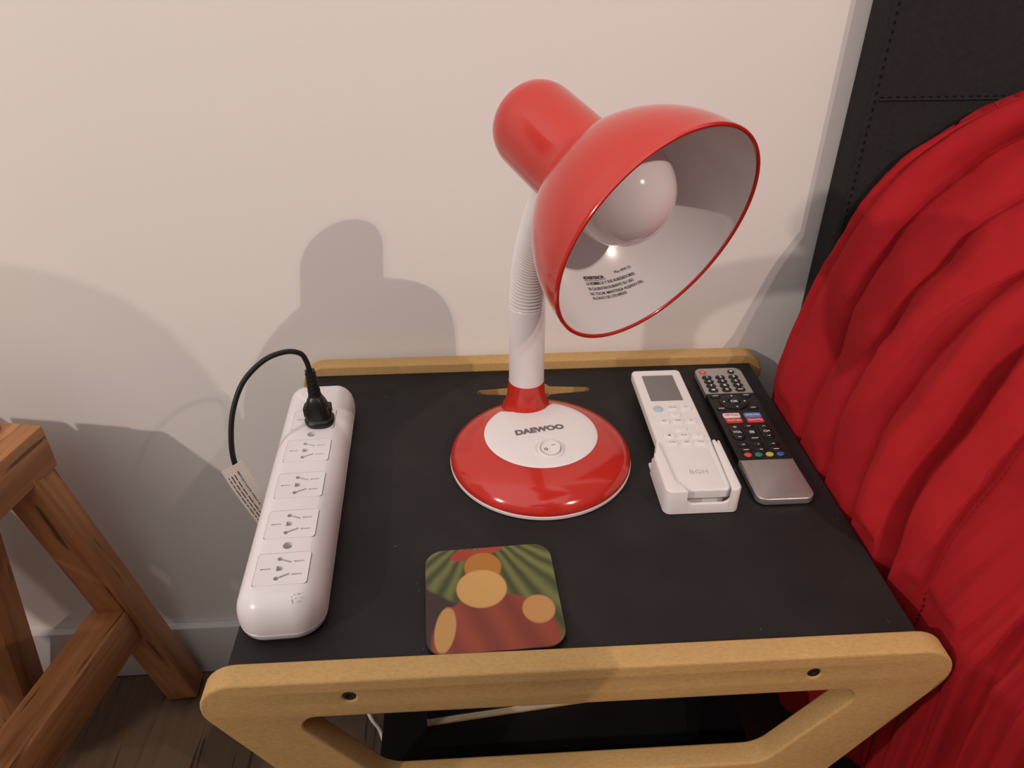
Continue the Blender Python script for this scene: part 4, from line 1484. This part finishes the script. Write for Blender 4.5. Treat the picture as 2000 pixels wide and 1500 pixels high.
# ------------------------------------------------------------------ the photographer, standing behind the camera with the phone held out
def skin_mesh(name, joints, bones, mat, parent, sub=2, root=None):
    me = bpy.data.meshes.new(name)
    keys_ = list(joints)
    me.from_pydata([joints[k][0] for k in keys_], [(keys_.index(a), keys_.index(b)) for a, b in bones], [])
    o = bpy.data.objects.new(name, me)
    sc.collection.objects.link(o)
    md = o.modifiers.new('skin', 'SKIN')
    md.use_smooth_shade = True
    for i, k in enumerate(keys_):
        sv = me.skin_vertices[0].data[i]
        r_ = joints[k][1]
        sv.radius = r_ if isinstance(r_, tuple) else (r_, r_)
        sv.use_root = (k == root)
    sb_ = o.modifiers.new('sub', 'SUBSURF')
    sb_.levels = sub
    sb_.render_levels = sub
    dg = bpy.context.evaluated_depsgraph_get()
    dg.update()
    res = bpy.data.meshes.new_from_object(o.evaluated_get(dg))
    bpy.data.objects.remove(o)
    res.name = name
    res.materials.clear()
    return link_mesh(name, res, mat, parent, world=True, smooth=180)

M['skin'] = plain('skin', (0.52, 0.30, 0.21), 0.5, 0.05, 30, 0, 100, 0.4)
M['lip'] = plain('lip', (0.42, 0.16, 0.12), 0.5, 0.05, 30, 0, 100, 0.4)
M['shirt'] = plain('grey_shirt', (0.10, 0.105, 0.115), 0.9, 0.06, 60, 0.1, 600, 0.2)
M['jeans'] = plain('blue_jeans', (0.035, 0.05, 0.085), 0.9, 0.1, 90, 0.1, 700, 0.2)
M['hair'] = plain('dark_hair', (0.018, 0.011, 0.008), 0.55, 0.2, 120, 0.3, 300, 0.4)
person = thing('person', 'person in grey shirt and blue jeans standing behind the camera, holding a phone', 'person', (0.365, -0.66, FLOOR_Z))
J = {
    'pelvis': ((0.367, -0.675, 0.430), (0.135, 0.095)), 'waist': ((0.367, -0.63, 0.555), (0.115, 0.09)), 'chest': ((0.367, -0.56, 0.630), (0.135, 0.10)),
    'collar': ((0.367, -0.515, 0.750), (0.095, 0.075)), 'neck': ((0.362, -0.485, 0.825), 0.050), 'jaw': ((0.352, -0.440, 0.875), 0.058), 'head': ((0.352, -0.435, 0.945), (0.078, 0.092)), 'crown': ((0.352, -0.455, 1.015), 0.060),
    'nose': ((0.345, -0.338, 0.915), 0.011), 'bridge': ((0.347, -0.358, 0.935), 0.012),
    'shR': ((0.557, -0.475, 0.750), 0.056), 'elR': ((0.597, -0.455, 0.515), 0.040), 'wrR': ((0.322, -0.392, 0.452), 0.026), 'paR': ((0.290, -0.372, 0.444), (0.030, 0.016)),
    'shL': ((0.179, -0.495, 0.750), 0.056), 'elL': ((0.087, -0.520, 0.540), 0.040), 'wrL': ((0.059, -0.410, 0.452), 0.026), 'paL': ((0.079, -0.378, 0.444), (0.030, 0.016)),
    'hipR': ((0.452, -0.675, 0.300), 0.082), 'knR': ((0.462, -0.640, -0.060), 0.056), 'anR': ((0.462, -0.690, -0.430), 0.036), 'toR': ((0.472, -0.560, -0.488), (0.036, 0.022)), 'heR': ((0.462, -0.715, -0.480), 0.030),
    'hipL': ((0.282, -0.675, 0.300), 0.082), 'knL': ((0.272, -0.640, -0.060), 0.056), 'anL': ((0.272, -0.690, -0.430), 0.036), 'toL': ((0.262, -0.560, -0.488), (0.036, 0.022)), 'heL': ((0.272, -0.715, -0.480), 0.030),
}
BN = [('pelvis', 'waist'), ('waist', 'chest'), ('chest', 'collar'), ('collar', 'neck'), ('neck', 'jaw'), ('jaw', 'head'), ('head', 'crown'), ('head', 'bridge'), ('bridge', 'nose'),
      ('collar', 'shR'), ('shR', 'elR'), ('elR', 'wrR'), ('wrR', 'paR'), ('collar', 'shL'), ('shL', 'elL'), ('elL', 'wrL'), ('wrL', 'paL'),
      ('pelvis', 'hipR'), ('hipR', 'knR'), ('knR', 'anR'), ('anR', 'toR'), ('anR', 'heR'), ('pelvis', 'hipL'), ('hipL', 'knL'), ('knL', 'anL'), ('anL', 'toL'), ('anL', 'heL')]
# phone plane, just behind the lens
back = cam.rotation_euler.to_matrix() @ Vector((0, 0, 1))
rgt = cam.rotation_euler.to_matrix() @ Vector((1, 0, 0))
upc = cam.rotation_euler.to_matrix() @ Vector((0, 1, 0))
ph_c = cam.location + back * 0.012
for sd_, pk in ((1, 'paR'), (-1, 'paL')):
    palm = ph_c + rgt * (0.098 * sd_) + back * 0.016 - upc * 0.010
    J[pk] = (tuple(palm), (0.026, 0.014))
    wr = 'wrR' if sd_ == 1 else 'wrL'
    J[wr] = (tuple(palm + rgt * 0.040 * sd_ + back * 0.045 - upc * 0.035), 0.026)
    for fi, (off, ln) in enumerate(((0.026, 0.9), (0.009, 1.0), (-0.008, 0.95), (-0.024, 0.8))):
        a_ = palm + upc * off * 0.8 - rgt * sd_ * 0.006
        b_ = palm + upc * off + rgt * sd_ * 0.004 - back * 0.020 * ln
        c_ = palm + upc * off - rgt * sd_ * 0.012 * ln - back * 0.021
        J['f%d0%s' % (fi, pk)] = (tuple(a_), 0.0095)
        J['f%d1%s' % (fi, pk)] = (tuple(b_), 0.0085)
        J['f%d2%s' % (fi, pk)] = (tuple(c_), 0.0072)
        BN += [(pk, 'f%d0%s' % (fi, pk)), ('f%d0%s' % (fi, pk), 'f%d1%s' % (fi, pk)), ('f%d1%s' % (fi, pk), 'f%d2%s' % (fi, pk))]
    J['t0' + pk] = (tuple(palm + upc * 0.018 + back * 0.012 - rgt * sd_ * 0.012), 0.0105)
    J['t1' + pk] = (tuple(palm + upc * 0.016 + back * 0.010 - rgt * sd_ * 0.040), 0.0085)
    BN += [(pk, 't0' + pk), ('t0' + pk, 't1' + pk)]
bodyo = skin_mesh('body', J, BN, M['skin'], person, 2, 'pelvis')
def garment(name, keep, planes, off, mat):
    """cloth cut from the body surface along planes and lifted off the skin"""
    b_ = bmesh.new()
    b_.from_mesh(bodyo.data)
    for co_, no_ in planes:
        bmesh.ops.bisect_plane(b_, geom=b_.verts[:] + b_.edges[:] + b_.faces[:], plane_co=co_, plane_no=no_, dist=1e-5)
    bmesh.ops.delete(b_, geom=[f for f in b_.faces if not keep(f.calc_center_median())], context='FACES')
    seen, best = set(), []
    for f in b_.faces:                               # keep the largest connected piece
        if f in seen:
            continue
        comp, todo = [], [f]
        seen.add(f)
        while todo:
            g_ = todo.pop()
            comp.append(g_)
            for e in g_.edges:
                for h_ in e.link_faces:
                    if h_ not in seen:
                        seen.add(h_)
                        todo.append(h_)
        if len(comp) > len(best):
            best = comp
    best = set(best)
    bmesh.ops.delete(b_, geom=[f for f in b_.faces if f not in best], context='FACES')
    bmesh.ops.delete(b_, geom=[v for v in b_.verts if not v.link_faces], context='VERTS')
    bmesh.ops.recalc_face_normals(b_, faces=b_.faces)
    b_.normal_update()
    for v in b_.verts:
        v.co += v.normal * off
    for _ in range(2):
        bmesh.ops.smooth_vert(b_, verts=[v for v in b_.verts if not v.is_boundary], factor=0.4, use_axis_x=True, use_axis_y=True, use_axis_z=True)
    me = bpy.data.meshes.new(name)
    b_.to_mesh(me)
    b_.free()
    o = link_mesh(name, me, mat, person, world=True, smooth=180)
    md = o.modifiers.new('thickness', 'SOLIDIFY')
    md.thickness = 0.004
    return o
HEM, ANK = 0.40, -0.425
NK = (Vector(J['neck'][0]) + Vector(J['collar'][0])) / 2 + Vector((0, 0, 0.012))
NN = (Vector(J['neck'][0]) - Vector(J['collar'][0])).normalized()
CUFF = {}
for q in 'RL':
    e_, w_ = Vector(J['el' + q][0]), Vector(J['wr' + q][0])
    CUFF[q] = (e_.lerp(w_, 0.72), (w_ - e_).normalized())
def in_shirt(c):
    if c.z < HEM or ((c - NK).dot(NN) > 0 and (c - Vector(J['neck'][0])).length < 0.135) or c.z > J['neck'][0][2] + 0.03:
        return False
    for q, sgn in (('R', 1), ('L', -1)):
        if (c - CUFF[q][0]).dot(CUFF[q][1]) > 0 and c.y > -0.47 and c.z < 0.56 and (c - CUFF[q][0]).length < 0.26:
            return False
    return True
pl = [(Vector((0, 0, HEM)), Vector((0, 0, 1))), (NK, NN)] + list(CUFF.values())
garment('shirt', in_shirt, pl, 0.011, M['shirt'])
garment('trousers', lambda c: ANK < c.z < HEM + 0.03 and c.y < -0.50, [(Vector((0, 0, HEM + 0.03)), Vector((0, 0, 1))), (Vector((0, 0, ANK)), Vector((0, 0, 1)))], 0.008, M['jeans'])
HC = Vector(J['head'][0])
HN = Vector((0, 0.75, -0.62)).normalized()
garment('hair', lambda c: (c - HC - Vector((0, 0.02, 0.030))).dot(HN) < 0 and c.z > HC.z - 0.085, [(HC + Vector((0, 0.02, 0.030)), HN), (HC - Vector((0, 0, 0.085)), Vector((0, 0, 1)))], 0.012, M['hair'])
for sd_ in (-1, 1):
    ec = Vector(J['head'][0]) + Vector((-0.005 + sd_ * 0.030, 0.0665, -0.004))
    ey = bm_obj('eye', lathe([(0.0095 * math.cos(PI * k / 10), 0.0095 * math.sin(PI * k / 10)) for k in range(11)], ec, (0, 1, 0), 16), M['white'], person, world=True)
    bm_obj('iris', lathe([(0.0098, 0.0), (0.0094, 0.0030), (0.0084, 0.0045), (0.0070, 0.0)], ec, (0, 0.9, -0.43), 14), M['hair'], ey, world=True)
    bm_obj('ear', lathe([(0.010, 0), (0.006, 0.014), (0, 0.020), (-0.006, 0.014), (-0.010, 0)], tuple(Vector(J['head'][0]) + Vector((sd_ * 0.080, -0.002, -0.010))), (1, 0.3, 0), 14), M['skin'], person, world=True)
mc = Vector(J['jaw'][0]) + Vector((-0.004, 0.066, 0.006))
skin_mesh('mouth', {'a': (tuple(mc + Vector((-0.016, -0.007, 0))), 0.003), 'b': (tuple(mc), 0.0045), 'c': (tuple(mc + Vector((0.016, -0.007, 0))), 0.003)}, [('a', 'b'), ('b', 'c')], M['lip'], person, 1, 'b')
phone = thing('phone', 'black phone held by the person behind the camera', 'phone', tuple(ph_c))
m3 = Matrix((rgt, upc, back)).transposed()
bm_obj('case', box_bm(ph_c + back * 0.0045, (0.160, 0.074, 0.0085), 0.003, 3, mat3=m3), M['black_plastic'], phone, world=True)
bm_obj('screen', box_bm(ph_c + back * 0.0092, (0.152, 0.068, 0.0006), 0.0001, 1, mat3=m3), M['lcd'], phone, world=True)
